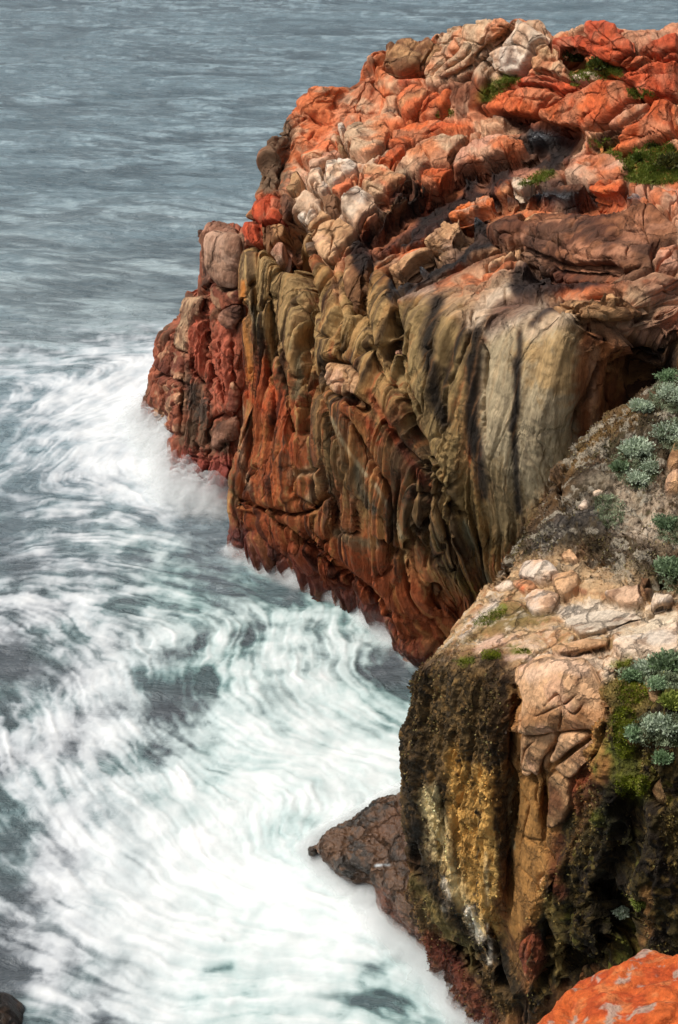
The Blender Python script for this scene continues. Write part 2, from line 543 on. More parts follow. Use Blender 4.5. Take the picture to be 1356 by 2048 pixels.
amp3 = amp3 * (1 - .9 * up_); amp2 = amp2 * (1 - .6 * up_)
h = fw * (np.clip(amp1, .06, .7) * plates(ph1, .10) + np.clip(amp2, .02, .35) * plates(ph2, .12) + np.clip(amp3, 0, .1) * plates(ph3, .2))
v1 = voronoi((s_ + warp) * .6, t_ * .16 + .1 * fbm(s_ * .7, t_ * .4, seed=22), seed=5)
h += fw * (1 - .7 * up_) * (.10 * ss(0, .05, v1[1] - v1[0]) - .10 + (RV[v1[2], 1] - .5) * .24 * ss(0, .05, v1[1] - v1[0]))
v1c = voronoi((s_ + warp) * 1.2, t_ * .3, seed=17)
h += fw * (1 - .85 * up_) * (v1c[3] * (RV[v1c[2], 0] - .5) * .22 + v1c[4] * (RV[v1c[2], 3] - .5) * .16)
h += fw * (.10 * ridge((s_ + warp) * 1.5, t_ * .1, o=4, seed=31) + .05 * (1 - .7 * up_) * ridge((s_ + warp) * 4.5, t_ * .25, o=3, seed=32))
# low band near the water: blocky
low = 1 - ss(1.6, 2.6, vrow)
v2 = voronoi(s_ * .8, t_ * .9 + .2 * warp, seed=9)
h += low * (.12 * ss(0, .25, v2[1] - v2[0]) + (RV[v2[2], 1] - .5) * .2)

# ---- top: rounded slabs parted by crevices, leaning with the strata
wp2 = .9 * fbm(s_ * .3, t_ * .3, seed=50) + .25 * fbm(s_ * 1.2, t_ * 1.2, seed=52)
v3 = voronoi((s_ + wp2) * .62, (t_ + wp2 * .7) * .42, seed=13)
e3 = v3[1] - v3[0]
v4 = voronoi((s_ + wp2) * 1.55, (t_ + wp2) * 1.0, seed=14)
e4 = v4[1] - v4[0]
pl = .24 * np.sqrt(np.clip(e3 / .55, 0, 1)) + (RV[v3[2], 2] - .5) * .35 * ss(0, .15, e3) + v3[4] * (RV[v3[2], 1] - .3) * .35
p2 = .10 * np.sqrt(np.clip(e4 / .5, 0, 1)) + (RV[v4[2], 2] - .5) * .14 * ss(0, .12, e4) + v4[4] * (RV[v4[2], 3] - .3) * .2
h += topw * (pl + p2 - .3)
h += topw * .05 * ridge(s_ * 1.4, t_ * .9 + wp2 * 2, o=3, seed=60)
h += .035 * fbm(X * 4, Y * 4, Z * 4, o=3, seed=71)
h *= ss(.2, 1.0, vrow) * .85 + .15
h *= 1 - .5 * (1 - ss(2.0, 3.2, ucol))
h *= 1 - .55 * ss(10.4, 11.5, vrow)
# ================================================================== BOULDERS AND SLABS
def T(k, pts):
    """crop coordinates used while tracing -> photo pixels"""
    sc, ox, oy = {1: (2.26, 756, 0), 2: (2.26, 456, 200), 3: (2.26, 280, 420), 4: (2.26, 756, 400), 5: (2.26, 440, 800),
                  6: (2.974, 900, 720), 7: (2.439, 800, 1200), 8: (1.794, 600, 1550), 9: (1.994, 676, 200), 0: (1, 0, 0)}[k]
    return [(x / sc + ox, y / sc + oy) for x, y in pts]

def sample_map(M, px, py):
    x = np.clip(np.asarray(px) / 4 - .5, 0, M.shape[1] - 1.001); y = np.clip(np.asarray(py) / 4 - .5, 0, M.shape[0] - 1.001)
    i = np.floor(x).astype(int); j = np.floor(y).astype(int); fx = x - i; fy = y - j
    return (M[j, i] * (1 - fx) + M[j, i + 1] * fx) * (1 - fy) + (M[j + 1, i] * (1 - fx) + M[j + 1, i + 1] * fx) * fy

def y_of_depth(d, px, py):
    x, dy, dz = ray(px, py)
    return d * dy      # camera-axis depth -> distance along +Y (ray() has unit axis depth)

PAL = {
 'cream': (lin((216,186,156)), lin((222,132,84)), lin((204,152,124)), .6), 'mixed': (lin((220,184,150)), lin((226,106,56)), TAN, .48), 'orange': (lin((226,108,56)), lin((206,88,46)), lin((212,150,116)), .35), 'red': (lin((214,84,44)), lin((184,66,36)), lin((206,132,104)), .35),
 'pink': (PINK, ORANGE, CREAM, .5), 'peach': (lin((228,184,144)), lin((204,160,118)), lin((220,176,152)), .5), 'tan': (TAN, BROWN, PEACH, .45), 'brown': (lin((150,100,70)), lin((76,52,36)), lin((196,140,112)), .5),
 'grey': (GREY, BROWN, TAN, .5), 'rustred': (RUST, DRUST, PEACH, .35), 'pale': (lin((238,220,200)), lin((230,190,160)), WHITE, .55), 'olive': (OLIVE, BROWN, TAN, .5),
 'tower': (lin((184,140,110)), lin((146,104,76)), lin((206,164,138)), .5), 'sand': (lin((214,204,190)), lin((204,192,176)), lin((222,212,198)), .5),
 'bright': (lin((236,120,50)), ORANGE, CREAM, .4),
}
class Blocks:
    """stones that part from the bedrock along creases: each traced stone is raised as its own dome and becomes a closed mesh of its own"""
    def __init__(s, S, defs, lift=.2, hs=1., jit=5):
        s.hs = hs
        s.S, s.defs = S, defs
        n = S.P.shape[0] * S.P.shape[1]
        s.id = np.full(n, -1, np.int32); s.dome = np.zeros(n); s.rim = np.zeros(n); s.rr = np.zeros(n); s.rd = np.full(n, 99.)
        px, py, _ = proj(S.P + S.N * lift)
        px = px.ravel(); py = py.ravel()
        P = S.P.reshape(-1, 3)
        w1 = fbm(P[:, 0] * 2.2, P[:, 1] * 2.2, P[:, 2] * 2.2, o=3, seed=91); w2 = fbm(P[:, 0] * 2.2, P[:, 1] * 2.2, P[:, 2] * 2.2, o=3, seed=95)
        lump = fbm(P[:, 0] * .9, P[:, 1] * .9, P[:, 2] * .9, o=3, seed=97)
        rid = ridge(P[:, 0] * 1.5 + P[:, 2], P[:, 1] * 1.0, P[:, 2] * 2.6, o=3, seed=98)
        vis = S.vis.ravel()
        for i, (k, pts, hh, pal, lab, ex) in enumerate(defs):
            rs = np.random.RandomState(i + 11)
            q = smooth_line(T(k, pts), 5, True); c = q.mean(0); q = c + (q - c) * ex.get('grow', 1.08)
            x0, y0 = q.min(0) - 22; x1, y1 = q.max(0) + 22
            idx = np.nonzero(vis & (px > x0) & (px < x1) & (py > y0) & (py < y1))[0]
            if not len(idx): continue
            x = px[idx] + w1[idx] * jit; y = py[idx] + w2[idx] * jit
            ins = inside(x, y, [tuple(p) for p in q]); d = seg_dist(x, y, q, True)
            o = idx[ins]; di = d[ins]
            if not len(o): print('lost block', lab); continue
            dm = di.max(); r = np.clip(di / dm, 0, 1)
            pw = ex.get('power', 4.5)
            dome = (1 - (1 - r) ** pw) ** .6
            # broken planes and a tilt give each stone its own cut
            sx = (x[ins] - c[0]) / max(x1 - x0, 1) * 2; sy = (y[ins] - c[1]) / max(y1 - y0, 1) * 2
            fac = np.zeros(len(o))
            for _ in range(5):
                th = rs.rand() * 6.28; of = .18 + .45 * rs.rand()
                fac = np.maximum(fac, (sx * math.cos(th) + sy * math.sin(th) - of) * (.4 + .6 * rs.rand()))
            th = rs.rand() * 6.28
            tilt = (sx * math.cos(th) + sy * math.sin(th)) * .22 + sy * -.12
            z = hh * s.hs * (dome * (1 + .3 * lump[o] + tilt) - ex.get('facet', 1.) * .9 * fac * dome) + ex.get('rough', 1.) * dome * (.05 * (rid[o] - .5) + .03 * w1[o])
            if ex.get('grooves'):
                z -= ex['grooves'] * (1 - ss(0, .14, np.abs(perlin(x[ins] * .02 + i * 3.3, y[ins] * .03 + .022 * x[ins])))) * dome
            s.id[o] = i; s.dome[o] = z; s.rr[o] = r
            s.rd[idx] = np.minimum(s.rd[idx], d)
            s.rim[idx] = np.maximum(s.rim[idx], np.exp(-(d / 7.0) ** 2))

    def apply(s, h, keep=.3, crease=.19):
        f = h.ravel().copy(); m = s.id >= 0
        f = f * np.where(m, keep * (1 - .0 * s.rr), 1)
        f[m] += s.dome[m]
        f -= crease * s.rim * np.where(m, 1 - np.clip(s.rr * 9, 0, 1), 1)
        return f.reshape(h.shape)

    def colour(s, col, wet):
        P = s.S.P.reshape(-1, 3)
        for i, (k, pts, hh, pal, lab, ex) in enumerate(s.defs):
            o = np.nonzero(s.id == i)[0]
            if not len(o): continue
            X, Y, Z = P[o].T; sd = i * 7 + 1
            ca, cb, cc, bal = PAL[pal]
            m1 = ss(-.25, .25, fbm(X * .55 + sd, Y * .8, Z * .8, o=4, seed=sd) + (.5 - bal) * .5)
            c = mixc(np.ones((len(o), 3)) * ca, cb, m1 * .9)
            c = mixc(c, cc, ss(.05, .3, fbm(X * 1.3, Y * 1.3, Z * 1.3 + sd, o=5, seed=sd + 3)) * .6)
            c = mixc(c, lin((124, 84, 56)), ss(.2, .42, fbm(X * 2.8, Y * 2.8, Z * 1.8 + sd, o=4, seed=sd + 5)) * .6)
            if 'spots' in ex:
                c = mixc(c, ex['spots'][0], ss(.02, .2, fbm(X * ex['spots'][1], Y * ex['spots'][1], Z * ex['spots'][1], o=4, seed=sd + 8)) * .8)
            c *= (1 + .2 * fbm(X * 1.7, Y * 1.7, Z * 1.7, o=3, seed=sd + 9))[:, None]
            edge = np.clip(s.rr[o] * 7, 0, 1)
            col[o] = mixc(col[o] * .8, c, edge * ex.get('paint', .92))
            wet[o] *= .3

    def faces_left(s, flip):
        nu, nv = s.S.P.shape[:2]
        s.F = grid_faces(nu, nv, not flip)
        fid = s.id[s.F]
        same = (fid[:, 0] >= 0) & (fid == fid[:, :1]).all(1)
        s.fid = np.where(same, fid[:, 0], -1)
        g = s.fid.reshape(nu - 1, nv - 1)
        for i in range(len(s.defs)):      # stray specks rejoin the bedrock: keep the piece that holds the middle
            I, J = np.nonzero(g == i)
            if len(I) < 30: g[g == i] = -1; continue
            i0, j0 = I.min(), J.min(); M = (g[i0:I.max() + 1, j0:J.max() + 1] == i)
            best = None; left = M.copy()
            while left.any() and (best is None or left.sum() > best.sum()):
                a, b = np.nonzero(left); k = np.argmin(np.abs(a - a.mean()) + np.abs(b - b.mean()))
                cur = np.zeros_like(M); cur[a[k], b[k]] = True
                while True:
                    n = cur.copy(); n[1:] |= cur[:-1]; n[:-1] |= cur[1:]; n[:, 1:] |= cur[:, :-1]; n[:, :-1] |= cur[:, 1:]; n &= M
                    if n.sum() == cur.sum(): break
                    cur = n
                if best is None or cur.sum() > best.sum(): best = cur
                left &= ~cur
            sub = g[i0:I.max() + 1, j0:J.max() + 1]
            sub[M & ~best] = -1
        s.fid = g.ravel()
        return s.F[s.fid < 0]

    def build(s, col, wet, mat, group, flip, sink=.3):
        fs, ft = [a.ravel() for a in s.S.flow()]
        P = s.S.P.reshape(-1, 3); Nn = s.S.N.reshape(-1, 3)
        for i, (k, pts, hh, pal, lab, ex) in enumerate(s.defs):
            F = s.F[s.fid == i]
            if len(F) < 30: print('tiny block', i, lab, len(F)); continue
            u, inv = np.unique(F.ravel(), return_inverse=True)
            F = inv.reshape(-1, 4); n = len(u)
            V = P[u]; nm = Nn[u].mean(0); nm /= np.linalg.norm(nm)
            base = V - nm * (sink + ((V - V.mean(0)) @ nm)[:, None] * .8)
            e = np.concatenate([F[:, [0, 1]], F[:, [1, 2]], F[:, [2, 3]], F[:, [3, 0]]])
            key = np.minimum(e[:, 0], e[:, 1]).astype(np.int64) * n + np.maximum(e[:, 0], e[:, 1])
            _, first, cnt = np.unique(key, return_index=True, return_counts=True)
            be = e[first[cnt == 1]]
            side = np.stack([be[:, 1], be[:, 0], be[:, 0] + n, be[:, 1] + n], -1)
            FF = np.concatenate([F, side, F[:, ::-1] + n])
            name = ex.get('name', "flat_rock" if 'slab' in lab else ("stone" if ' stone' in lab else "boulder"))
            ob = mesh_from(name, np.concatenate([V, base]), FF, ex.get('mat', mat), np.concatenate([col[u], col[u] * .9]), {'Wet': np.concatenate([wet[u], wet[u]]), 'FlowS': np.concatenate([fs[u], fs[u]]), 'FlowT': np.concatenate([ft[u], ft[u]])})
            link(ob, lab, ex.get('cat', 'rock'), ex.get('group', group))
# (crop, outline, height, palette, label, extras)
HBLOCK = [
 (2, [(590,330),(620,280),(700,275),(760,310),(815,340),(800,390),(730,445),(660,410),(600,375)], .34, 'mixed', "cream and rust boulder with orange upper rim in the middle of the pale boulder slope", {}),
 (2, [(790,240),(830,200),(900,165),(1070,140),(1040,190),(1005,240),(1000,280),(950,310),(800,315),(750,290)], .36, 'cream', "large pale pink block with orange top edge, left of the narrow black cleft", {}),
 (2, [(870,340),(900,300),(980,283),(1015,292),(990,340),(940,390),(880,412)], .22, 'orange', "small orange wedge above the start of the brown drainage channel", {}),
 (2, [(1015,275),(1040,220),(1090,185),(1200,150),(1340,175),(1300,220),(1150,262),(1080,270)], .3, 'pink', "pink orange block on the right side of the narrow black cleft", {}),
 (2, [(500,450),(540,390),(590,368),(650,415),(704,452),(650,520),(590,552),(520,492)], .3, 'pale', "pale diamond shaped block with a brown blotch on its face", {'spots': (BROWN, 2.2)}),
 (2, [(350,330),(380,290),(430,300),(420,340),(380,374),(350,360)], .22, 'pale', "small cream knob at the upper left of the pale boulder slope", {}),
 (2, [(430,300),(450,260),(530,250),(590,285),(540,330),(470,360),(430,325)], .26, 'pale', "long cream boulder lying crosswise at the top of the pale boulder slope", {}),
 (2, [(395,620),(430,560),(480,530),(560,560),(575,600),(530,650),(470,740),(420,700)], .5, 'peach', "big smooth peach boulder bulging over the brow of the cliff", {}),
 (2, [(360,560),(400,505),(455,515),(480,532),(425,568),(395,620),(370,625)], .34, 'peach', "rounded peach boulder wedged left of the big bulging peach boulder", {}),
 (2, [(295,540),(330,498),(400,495),(372,560),(330,584)], .3, 'pale', "whitish boulder nose jutting over the black cave notch", {}),
 (2, [(590,585),(620,520),(690,475),(655,550),(605,602)], .16, 'bright', "narrow bright orange triangular slab under the pale diamond block", {}),
 (2, [(455,392),(520,340),(600,300),(590,350),(545,392),(490,425),(468,420)], .2, 'mixed', "small wedge with vivid orange patch above the pale diamond block", {}),
 (2, [(420,430),(450,408),(490,428),(500,475),(470,515),(430,480)], .2, 'tan', "small tan cobble left of the pale diamond block", {}),
 (2, [(380,360),(430,345),(455,385),(440,415),(400,410)], .18, 'pale', "cream cobble between the upper left knob and the vivid orange wedge", {}),
 (2, [(995,508),(1030,450),(1110,410),(1190,410),(1212,440),(1150,470),(1060,495)], .2, 'bright', "vivid orange oval slab lying in the brown drainage channel", {}),
 (2, [(730,750),(760,700),(860,640),(930,570),(1010,520),(1060,530),(1040,590),(960,650),(850,705),(780,775)], .26, 'peach', "long peach rib slanting down beside the blue wet runnel", {}),
 (2, [(640,655),(680,605),(770,560),(800,580),(745,640),(665,695)], .18, 'orange', "pinkish orange slab between two black wet channels near the brow", {}),
 (2, [(530,720),(560,690),(620,690),(645,730),(620,830),(590,940),(560,930),(505,800)], .22, 'tan', "tall ribbed column head at the cliff brow", {}),
 (2, [(110,475),(150,430),(200,425),(230,470),(242,545),(200,570),(150,562),(115,540)], .34, 'red', "reddish boulder with a curved crack perched on the left shoulder", {}),
 (2, [(150,572),(250,566),(272,606),(222,662),(190,700),(155,650)], .32, 'tan', "tan flat topped block under the reddish cracked boulder", {}),
 (2, [(198,690),(230,650),(282,638),(272,700),(240,752),(212,722)], .3, 'pink', "pink rounded knob beside the black cave notch", {}),
 (2, [(275,325),(300,298),(322,330),(310,380),(285,412),(252,396),(262,365)], .22, 'tan', "pair of tan knobs stuck to the dark left flank", {}),
 (2, [(235,440),(270,425),(285,480),(275,545),(245,550),(230,500)], .22, 'brown', "dark brown upright block right of the reddish cracked boulder", {}),
 (2, [(60,580),(100,545),(140,570),(150,640),(110,660),(75,640)], .34, 'red', "small red boulder pair left of the tan flat topped block", {}),
 (2, [(470,170),(500,142),(540,165),(532,200),(492,208)], .22, 'tan', "round tan cobble with a dark underside near the upper orange slope", {}),
 (2, [(520,140),(580,90),(700,88),(730,140),(690,200),(600,220),(535,200)], .26, 'cream', "knobbly cream and orange boulder right of the round tan cobble", {}),
 (2, [(485,100),(500,85),(525,92),(522,125),(498,130)], .14, 'pale', "little pale stone on the upper orange slope", {}),
 (2, [(320,230),(400,180),(470,160),(480,190),(420,225),(350,262)], .2, 'mixed', "flat pinkish slab beside the dark left flank", {}),
 (2, [(360,255),(410,232),(480,210),(500,240),(430,262),(400,290),(360,285)], .2, 'pink', "pink cobble above the long cream crosswise boulder", {}),
 (2, [(730,150),(780,102),(900,82),(1080,115),(1000,148),(850,165),(760,180)], .2, 'orange', "long flat orange slab above the large pale pink block", {}),
 (2, [(680,265),(730,215),(790,190),(800,215),(760,285),(720,290)], .2, 'orange', "orange wedge at the left edge of the large pale pink block", {}),
 (2, [(690,480),(720,440),(850,370),(880,410),(780,480),(700,545),(640,580)], .18, 'tan', "thin tan strip along the upper edge of the drainage channel", {}),
 (1, [(215,330),(260,230),(340,120),(440,88),(520,80),(595,115),(545,185),(440,262),(400,330),(300,352),(235,390)], .6, 'cream', "large cream and orange crest rock split by slanting cracks", {'grooves': .12}),
 (1, [(480,235),(600,130),(620,75),(655,92),(725,140),(765,182),(700,240),(640,300),(570,330),(500,295)], .5, 'pale', "pale peaked crest rock forming the highest left summit", {'grooves': .1}),
 (1, [(30,265),(50,190),(110,165),(240,178),(265,222),(205,280),(110,335),(30,300)], .5, 'tan', "tan broken hump at the far left end of the crest", {'grooves': .12}),
 (1, [(690,315),(720,205),(800,192),(840,240),(870,312),(850,358),(740,352)], .42, 'mixed', "stacked pink and orange outcrop in the notch between the two summits", {'grooves': .14}),
 (1, [(860,330),(890,305),(935,330),(925,355),(880,355)], .14, 'pale', "small white stone beside the grassy hollow", {}),
 (1, [(920,190),(925,130),(950,90),(1000,84),(1070,105),(1090,142),(1140,182),(1150,235),(1085,285),(965,262)], .55, 'red', "tall blunt red tor behind the dark shrub on the crest", {'grooves': .1}),
 (1, [(770,182),(820,150),(912,155),(930,200),(860,236),(805,216)], .3, 'red', "low red rock on the skyline left of the blunt red tor", {}),
 (1, [(1085,350),(1160,300),(1280,250),(1400,250),(1420,390),(1240,437),(1150,400)], .5, 'red', "large red lichen covered slab at the far right of the crest", {'grooves': .14}),
 (1, [(1190,222),(1230,170),(1320,138),(1430,145),(1430,255),(1260,255)], .4, 'red', "red skyline slab above the large lichen covered one", {'grooves': .1}),
 (1, [(1080,285),(1150,240),(1260,255),(1200,290),(1120,312)], .24, 'orange', "flat orange slab between the blunt tor and the far right slabs", {}),
 (1, [(735,522),(780,460),(900,400),(1000,355),(1110,380),(1150,440),(1080,500),(930,577),(790,562)], .5, 'orange', "biggest orange whaleback slab in the middle of the top", {'grooves': .05}),
 (1, [(460,482),(540,420),(640,390),(750,390),(830,440),(740,490),(670,522),(560,502)], .36, 'orange', "orange slab just left of the biggest whaleback slab", {'grooves': .06}),
 (1, [(620,385),(680,330),(840,360),(880,385),(830,430),(750,388)], .24, 'red', "dark orange rubble shelf under the stacked outcrop", {'grooves': .08}),
 (1, [(80,442),(140,380),(222,392),(272,430),(180,492),(110,492)], .34, 'mixed', "pink boulder with a pale cap on the left of the upper slope", {}),
 (1, [(175,500),(230,430),(310,398),(312,450),(300,480),(250,512)], .28, 'orange', "orange boulder leaning on the pale capped pink boulder", {}),
 (1, [(1050,652),(1100,570),(1200,500),(1250,440),(1310,450),(1350,495),(1325,580),(1200,635),(1100,672)], .46, 'orange', "long orange boulder above the mossy green hollow", {}),
 (1, [(1010,582),(1100,480),(1160,450),(1222,458),(1192,522),(1090,572)], .3, 'pink', "tan and pink slab leaning against the long orange boulder", {}),
 (1, [(1330,470),(1400,440),(1440,520),(1420,590),(1330,590)], .3, 'orange', "orange boulder cut by the right edge above the hollow", {}),
 (1, [(840,762),(880,700),(980,680),(1080,690),(1116,742),(1060,802),(960,822),(900,790)], .36, 'pink', "round pink and orange boulder at the left rim of the green hollow", {}),
 (1, [(945,842),(1020,795),(1100,800),(1112,832),(1060,870),(980,872)], .22, 'orange', "flat orange stone just below the round pink boulder", {}),
 (1, [(815,702),(860,650),(930,626),(962,660),(890,696)], .22, 'pink', "small pink stone between the pool and the green hollow", {}),
 (1, [(590,815),(620,785),(690,780),(680,810),(620,845)], .16, 'pale', "small pale pink stone next to the moss strip in the channel", {}),
 (1, [(970,600),(1030,570),(1100,575),(1070,600),(1010,612)], .14, 'brown', "thin dark slab on the bank of the little pool", {}),
 (1, [(1125,832),(1160,812),(1230,822),(1225,856),(1180,862)], .18, 'pink', "first stone of the pale pink chain below the green hollow", {}),
 (1, [(1215,850),(1280,835),(1356,860),(1380,900),(1350,930),(1250,900)], .22, 'pink', "longest stone of the pale pink chain below the green hollow", {}),
 (1, [(700,860),(780,820),(900,810),(930,830),(860,870),(760,880)], .18, 'brown', "low brown slab along the wet channel below the moss strip", {}),
 (4, [(500,130),(560,90),(640,62),(760,42),(900,38),(1060,8),(1200,18),(1320,110),(1335,190),(1250,258),(1130,310),(960,300),(850,290),(700,250),(600,190)], .62, 'brown', "huge mottled brown and pink whaleback with a black gap beneath it", {'e': .35, 'grooves': .04, 'spots': (lin((70, 48, 34)), .9), 'res': (180, 60)}),
 (4, [(645,95),(680,55),(735,42),(752,55),(700,85),(660,118)], .14, 'peach', "peach tongue of rock on the front of the huge mottled whaleback", {'off': .55}),
 (4, [(900,520),(930,482),(1060,468),(1200,500),(1165,560),(1060,580),(960,562)], .2, 'tan', "thick flat slab with a black undercut above the corner column", {}),
 (4, [(780,472),(860,432),(960,412),(1060,400),(1085,430),(960,450),(880,482)], .14, 'tan', "thin tan slab resting above the thick undercut slab", {}),
 (4, [(1255,210),(1300,195),(1400,200),(1400,300),(1300,290),(1250,260)], .26, 'pink', "pink block at the right edge beside the mottled whaleback", {}),
 (4, [(490,270),(560,225),(610,205),(622,222),(560,262),(500,292)], .14, 'peach', "slim peach finger of rock pointing right below the black gap", {}),
 (3, [(830,742),(850,690),(930,700),(990,730),(1012,782),(980,852),(940,832),(900,842),(850,792)], .3, 'peach', "chunky peach block lodged halfway up the cliff face", {'grooves': .12}),
 (3, [(1128,640),(1150,632),(1152,690),(1138,728),(1126,690)], .12, 'pink', "tiny pink tooth of rock on the cliff face", {}),
 (3, [(365,490),(390,440),(455,435),(456,480),(420,535),(385,525)], .25, 'brown', "brown boulder wedged between the block tower and the cliff", {'e': .1, 'off': .6}),
 (5, [(955,835),(985,830),(1002,862),(985,890),(962,880)], .14, 'tan', "small tan cobble stuck low on the rust red cliff foot", {}),
]
def tone(c, sat=1.0, warm=.055):
    """weathered stone: a little greyer and browner than the raw lichen tints"""
    c = c.copy(); c[:, 1] += warm * np.clip(c[:, 0] - .12, 0, 1); c[:, 2] += .02 * c[:, 0]
    c *= np.array([1.04, .91, .84])
    l = (c @ np.array([.3, .55, .15]))[:, None]
    return l + (c - l) * sat
# ------------------------------------------------------------------ traced relief of the headland
HB = Blocks(H, HBLOCK, .12, .52)
h = HB.apply(h)
hb_ = gblur(h, 1); h = h + (hb_ - h) * ss(4.6, 5.4, vrow)
h -= (.30 * np.exp(-(HB.rd / 2.4) ** 2)).reshape(H.shape)
H.displace(h)
H.renormal(4)
hz = np.zeros(NU * NV)
pt = Painter(H, 2)
face_cracks = [
 # cracks that split the crest rocks and slabs
 (3, .25, T(1, [(300,90),(260,180),(180,330)])), (3, .22, T(1, [(250,330),(330,300),(400,240),(430,180)])), (3, .2, T(1, [(620,90),(600,130),(540,185),(480,230)])), (3, .2, T(1, [(500,210),(600,200),(690,230)])),
 (3, .2, T(1, [(720,260),(780,270),(850,250)])), (3, .2, T(1, [(700,310),(780,330),(850,320)])), (3, .2, T(1, [(950,190),(1000,200),(1040,190)])), (3, .2, T(1, [(1010,240),(1080,225),(1130,240)])),
 (3, .22, T(1, [(1100,350),(1200,320),(1356,330)])), (3, .2, T(1, [(1180,380),(1230,340),(1290,320)])), (3, .2, T(1, [(790,520),(860,490),(900,440)])), (3, .2, T(1, [(930,570),(920,530),(980,490)])),
 (3, .2, T(1, [(640,390),(650,430),(620,500)])), (3, .2, T(1, [(740,400),(700,440),(680,500)])), (3, .2, T(1, [(1100,600),(1180,610),(1280,590)])), (3, .2, T(1, [(880,720),(960,740),(1000,700)])), (3, .18, T(1, [(1250,500),(1310,530)])),
 (3, .2, T(2, [(60,20),(160,60),(260,20)])), (3, .2, T(2, [(350,60),(420,110),(480,100)])), (3, .18, T(2, [(500,60),(600,50),(700,60)])), (3, .18, T(2, [(850,180),(900,230),(910,290)])), (3, .18, T(2, [(1100,190),(1090,240),(1120,260)])),
 (3, .16, T(2, [(150,430),(190,480),(230,490)])), (3, .16, T(2, [(600,350),(640,360),(700,330)])), (3, .15, T(2, [(430,560),(470,600),(460,700)])), (3, .2, T(9, [(720,520),(860,560),(1000,620),(1180,620)])),
 (3, .15, T(9, [(1080,480),(1180,520),(1240,500)])), (4, .3, T(9, [(440,440),(560,400),(640,400)])), (4, .25, T(9, [(120,560),(260,460),(400,380)])), (4, .25, T(9, [(230,690),(400,590),(540,480)])), (4, .25, T(9, [(300,730),(460,660),(620,590)])),
 # long seams between the folded ribs
 (9, .55, T(2, [(300,560),(290,640),(310,760),(330,860),(390,960)])),
 (9, .5, [(590,470),(588,520),(600,560),(620,600),(640,640)]),
 (7, .4, T(3, [(900,210),(880,330),(895,430),(885,560),(880,680)])),
 (7, .4, T(3, [(790,420),(760,500),(755,600),(775,740),(820,900),(850,1000),(900,1150)])),
 (7, .45, T(3, [(1020,250),(1000,400),(1010,500),(1050,640),(1100,760),(1180,900),(1240,1050),(1300,1200)])),
 (8, .5, T(3, [(1140,350),(1130,480),(1150,600),(1160,740),(1200,900),(1250,1030),(1356,1200)])),
 (6, .35, T(3, [(700,260),(690,400),(720,560),(740,720),(730,850)])),
 (6, .35, T(3, [(600,250),(580,350),(600,480),(600,620),(650,800),(670,950),(720,1080)])),
 (5, .3, T(3, [(520,420),(500,520),(520,640),(490,740)])),
 (5, .3, T(3, [(570,620),(585,760),(600,900),(590,1040)])),
 (6, .35, T(3, [(460,380),(430,560),(440,700),(480,850)])),
 (6, .3, T(5, [(540,60),(620,160),(690,300),(760,400),(770,560),(765,760)])),
 (7, .4, T(5, [(690,0),(740,120),(830,230),(930,340),(1010,420),(1100,520)])),
 (7, .35, T(5, [(860,280),(860,420),(850,520)])), (6, .35, T(5, [(930,350),(930,480),(920,600),(930,760)])),
 (7, .4, T(5, [(840,640),(845,760),(850,860)])), (5, .3, T(5, [(510,450),(520,560),(540,610)])), (5, .3, T(5, [(600,470),(620,600),(540,600)])),
 (6, .4, T(5, [(70,440),(200,500),(340,520),(400,500),(470,440)])), (6, .35, T(5, [(360,600),(460,690),(560,780),(680,870),(760,980)])),
 (6, .35, T(5, [(240,540),(380,650),(500,760),(600,830)])), (6, .35, T(5, [(960,880),(1000,960),(990,1020)])),
 (5, .25, T(5, [(780,750),(720,800),(700,760)])), (8, .5, T(5, [(1010,420),(1050,500),(1110,530)])),
 (8, .5, T(4, [(330,150),(250,200),(170,290),(80,330),(60,420),(80,520),(70,680)])),
 (7, .4, T(4, [(70,760),(100,900),(160,1050),(220,1130)])), (6, .3, T(4, [(140,560),(110,700),(130,850),(200,1000)])),
 (6, .3, T(4, [(430,500),(390,650),(330,780),(290,900),(300,1060)])), (5, .2, T(4, [(470,640),(490,720),(470,900),(480,1100)])),
 (8, .5, T(4, [(900,540),(960,560),(1060,580),(1140,580)])), (6, .35, T(4, [(780,470),(900,490),(910,520)])),
 (6, .35, T(4, [(915,440),(1000,440),(1080,450),(1120,460)])), (6, .35, T(4, [(1060,400),(1090,420),(1120,425)])),
 (7, .4, T(4, [(950,610),(1000,630),(1060,620),(1120,640),(1180,690),(1270,690),(1330,640)])),
 (6, .35, T(4, [(1040,780),(1100,740),(1160,720),(1200,690)])), (6, .35, T(4, [(1140,560),(1200,520),(1290,530)])),
 (6, .35, T(4, [(1000,740),(970,850),(910,960),(890,1100)])), (5, .25, T(4, [(1060,700),(1040,850),(1060,960)])),
 (9, .5, T(4, [(600,200),(700,250),(820,290),(960,305),(1100,310),(1190,300)])),
 (6, .3, T(4, [(1250,200),(1250,260)])), (6, .3, T(4, [(0,300),(110,230),(260,170),(420,130)])),
 (7, .35, T(4, [(70,380),(200,270),(320,190),(450,110),(520,60)])), (6, .3, T(4, [(110,400),(260,350),(420,270),(600,210)])),
 # crest
 (6, .35, T(1, [(600,120),(560,170),(500,210),(440,250),(400,310),(300,350),(250,350)])), (5, .3, T(1, [(380,190),(330,240),(280,280),(210,350)])),
 (5, .3, T(1, [(480,240),(500,290),(470,330)])),
 # brown flank at the left of the brow
 (6, .35, T(2, [(350,85),(290,110),(270,180),(260,260),(230,330),(215,420)])), (5, .3, T(2, [(230,150),(200,230),(180,300),(150,370)])),
]
pt.cracks(hz, face_cracks, nz=3.5)
